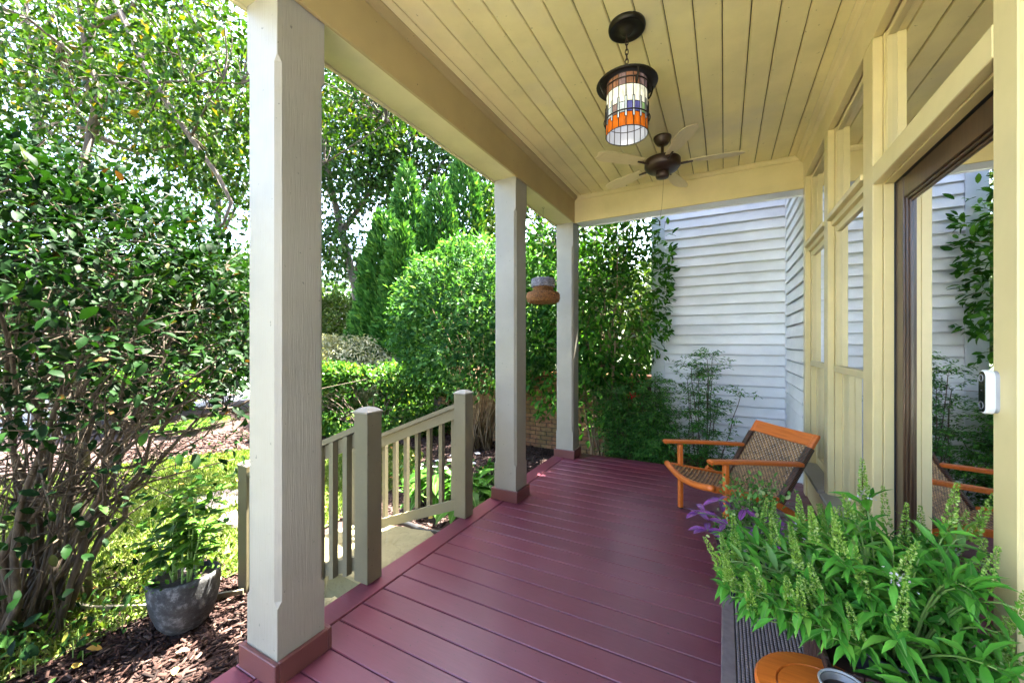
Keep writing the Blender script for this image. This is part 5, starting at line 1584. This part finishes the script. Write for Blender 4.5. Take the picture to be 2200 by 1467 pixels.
# ---------------- big foreground planter
bp = empty('potted_plant', (.452, 1.612, 0)); tag(bp, 'brown planter with a bushy green plant and pale flower spikes by the door', 'potted plant')
pl_ = G().box(-.18, -.18, .03, .18, .18, .455).build('planter', M['brownpot'], bp)
for k in range(4):
    for j in range(9):
        o = G().cbox(-.196 + j * .0436, -.1935, .001, -.196 + j * .0436 + .0405, -.1805, .488, .003).build('slat', M['brownpot'], pl_, rot=(0, 0, k * math.pi / 2))
G().lathe([(.120, .2), (.148, .47), (.153, .507), (.158, .511), (.158, .517), (.149, .518), (.145, .505), (.140, .45)], 44).build('nursery_pot', M['nursery'], bp, smooth=True)
G().lathe([(.001, .475), (.146, .472)], 34).build('soil', M['soil'], bp)
# white printed label bent inside the rim
g = G(); m_ = 12
for zz_, rr_ in ((.476, .1385), (.527, .1445)):
    for k in range(m_ + 1):
        a = math.radians(196 + 44 * k / m_); g.v.append((rr_ * math.cos(a), rr_ * math.sin(a), zz_ + .004 * math.sin(k * .7)))
g.f = [(k, k + 1, m_ + 2 + k, m_ + 1 + k) for k in range(m_)]
g.build('plant_label', M['white'], bp, smooth=True)
g = G()
for row, (za, zb) in enumerate(((.514, .520), (.502, .509), (.490, .496))):
    k = 0.06
    while k < .92:
        w = random.uniform(.02, .06); r_ = .1382 + (za - .476) * .118 - .0012
        a0, a1 = math.radians(196 + 44 * k), math.radians(196 + 44 * (k + w))
        g.add([(r_ * math.cos(a0), r_ * math.sin(a0), za), (r_ * math.cos(a1), r_ * math.sin(a1), za), (r_ * math.cos(a1), r_ * math.sin(a1), zb), (r_ * math.cos(a0), r_ * math.sin(a0), zb)], [(0, 1, 2, 3)]); k += w + random.uniform(.01, .03)
g.build('label_print', M['black'], bp)
rs = random.Random(21)
g = G(); PP, DD, NN, LL = [], [], [], []; tips = []
for k in range(215):
    a = rs.uniform(0, 6.283); reach = math.sqrt(rs.uniform(.03, 1.0)) * .55
    tip = Vector((math.cos(a) * reach * 1.05, math.sin(a) * reach * .95, 0))
    tip.x = min(tip.x, .165); tip.x = max(tip.x, -.44)
    if tip.y < -.46: tip.y = -.46
    if tip.x < -.08 and tip.y < -.24: tip.y *= .55
    tip.z = .85 - .42 * (reach / .52) ** 2 + rs.uniform(-.10, .06)
    tip.z -= max(0, -tip.x - .10) * .42
    if tip.z < .50: tip.z = .46 + rs.uniform(0, .08)
    if tip.x < -.16: tip.z = max(tip.z, .57 + rs.uniform(0, .08))
    b0 = Vector((math.cos(a) * .05, math.sin(a) * .05, .47)); b0.x = min(b0.x, .1)
    mid = b0.lerp(tip, .5); mid.z = max(b0.z, tip.z) + rs.uniform(-.06, .05)
    pts = bez(b0, mid, tip, 9); g.tube(pts, [.0042 - .0003 * i for i in range(9)], 5)
    ph = rs.uniform(0, 3.14)
    for i in range(2, 9):
        d = (pts[min(i + 1, 8)] - pts[i - 1]).normalized(); s = d.orthogonal().normalized(); s2 = d.cross(s)
        ph += 1.57 + rs.uniform(-.3, .3)
        for sg in (0, 3.1416):
            q = s * math.cos(ph + sg) + s2 * math.sin(ph + sg)
            PP.append(tuple(pts[i])); DD.append(tuple(q + d * .7 + Vector((0, 0, .16)))); NN.append((rs.gauss(0, .3), rs.gauss(0, .3), 1)); LL.append(rs.uniform(.055, .108) * (.75 if i == 8 else 1))
    tips.append((pts[8], (pts[8] - pts[7]).normalized(), reach))
g.build('stems', M['stemgreen'], bp, smooth=True)['kind'] = 'stuff'
PP = np.array(PP); DD = np.array(DD); NN = np.array(NN); LL = np.array(LL)
end = PP + unit(DD) * LL[:, None]
kk = (end[:, 0] < .175) & (PP[:, 0] < .17) & ~((PP[:, 0] < -.15) & (np.minimum(PP[:, 2], end[:, 2]) < .55))
PP, DD, NN, LL = PP[kk], DD[kk], NN[kk], LL[kk]
split_leaves('leaf', bp, PP, DD, NN, LL, LL * RNG.uniform(.22, .29, len(LL)), M['buddleia'], T_LANCE)
def spike_mesh(seed, ln):
    r = np.random.default_rng(seed); n = 230
    t = r.uniform(0, 1, n); a = r.uniform(0, 6.283, n); rr_ = .008 * (1 - t) ** .7 + .001
    P = np.stack([rr_ * np.cos(a), rr_ * np.sin(a), t * ln], 1)
    D = np.stack([np.cos(a), np.sin(a), np.full(n, .75)], 1) + r.normal(size=(n, 3)) * .35
    L_ = (.012 - .006 * t)
    return leaves_mesh('flower_spike', P, D, r.normal(size=(n, 3)), L_, L_ * .55, M['spike'])
SM = [spike_mesh(k, .08 + .016 * k) for k in range(5)]
fm = leaves_mesh('floret_cluster', RNG.normal(size=(26, 3)) * .012, RNG.normal(size=(26, 3)), RNG.normal(size=(26, 3)), .009, .007, M['floret'])
for i, (p, d, reach) in enumerate(tips):
    if i % 4 == 0 or (reach < .30 and i % 3 == 1):
        up_ = (Vector((0, 0, 1)) + d * .22 + Vector((rs.gauss(0, .12), rs.gauss(0, .12), 0))).normalized()
        o = link('flower_spike', SM[i % 5], bp, p + up_ * .02); o.rotation_mode = 'QUATERNION'; o.rotation_quaternion = up_.to_track_quat('Z', 'Y')
        if i % 7 == 0: link('floret_cluster', fm, o, (0, 0, .01))

# ---------------- pot with purple leaves
pp_ = empty('potted_plant', (.115, 2.575, 0)); tag(pp_, 'black glazed pot with purple and green leaves next to the armchair', 'potted plant')
G().lathe([(.001, .0), (.10, .0), (.108, .01), (.140, .16), (.158, .29), (.168, .305), (.170, .325), (.163, .331), (.153, .322), (.148, .28)], 44).build('pot', M['blackpot'], pp_, smooth=True)
G().lathe([(.001, .298), (.150, .296)], 30).build('soil', M['soil'], pp_)
g = G(); PP, DD, NN, LL = [], [], [], []
for (ax, ay, az) in ((-.25, -.03, .42), (-.20, -.10, .36), (-.10, -.17, .44), (.03, -.20, .46), (-.02, -.12, .52), (.12, -.16, .42), (-.14, .02, .50), (.08, -.22, .36), (-.22, .06, .40), (.0, -.19, .37), (.15, -.05, .47)):
    tip = Vector((ax, ay, az)); pts = bez((ax * .3, ay * .3, .29), (ax * .6, ay * .6, az + .03), tip, 6); g.tube(pts, .004, 5)
    q0 = rs.uniform(0, 6.28)
    for k in range(5):
        q = q0 + 1.2566 * k + rs.uniform(-.3, .3)
        PP.append(tuple(tip)); DD.append((math.cos(q), math.sin(q), rs.uniform(-.35, .25))); NN.append((rs.gauss(0, .25), rs.gauss(0, .25), 1)); LL.append(rs.uniform(.07, .115))
g.build('stems', M['stemgreen'], pp_)['kind'] = 'stuff'
LL = np.array(LL); leaf_objects('purple_leaf', pp_, PP, DD, NN, LL, LL * .42, unit_leaf('purple_leaf', T_OVAL, M['purple']))
C = np.stack([RNG.uniform(-.14, .20, 70), RNG.uniform(-.14, .18, 70), RNG.uniform(.33, .62, 70)], 1)
C = C[np.hypot(C[:, 0] - .03, C[:, 1]) < .20 - .25 * (C[:, 2] - .40).clip(0)]
g = G()
for c in C: g.tube(bez((c[0] * .4, c[1] * .4, .29), (c[0] * .6, c[1] * .6, c[2]), tuple(c), 4), .0016, 3, False)
g.build('fine_stems', M['stemgreen'], pp_)['kind'] = 'stuff'
P, D, N, Ls, Ws = leaf_cloud(C, 16, .035, (.018, .036), .55, (0, 0, .3))
link('green_foliage', leaves_mesh('green_foliage', P, D, N, Ls, Ws, M['variegated'], T_OVAL), pp_)['kind'] = 'stuff'
G().box(.115, -.06, .40, .1165, -.015, .50).build('plant_tag', M['white'], pp_, rot=(0, .25, .3))

# ---------------- brick pier seen through the camellia
pr_ = at_depth(172, 900, 8.2)
pier = empty('brick_pier', (pr_.x, pr_.y, GZ), .5); tag(pier, 'short tan brick pier by the street, seen through the camellia', 'pier')
G().box(-.19, -.19, -.05, .19, .19, .84).build('mortar_core', M['mortar'], pier)
tb = G().cbox(-.0975, 0, 0, .0975, .03, .063, .003).mesh('brick', M['tanbrick'])
for j in range(11):
    for s in range(4):
        for i in (-1, 1):
            a = s * math.pi / 2; off = i * .104 + (.02 if j % 2 else -.02)
            p = Vector((off * math.cos(a) + .212 * math.sin(a), off * math.sin(a) - .212 * math.cos(a), j * .0755 + .004))
            link('brick', tb, pier, p, (0, 0, a))
G().cbox(-.25, -.25, .84, .25, .25, .90, .01).build('cap', M['concrete'], pier)
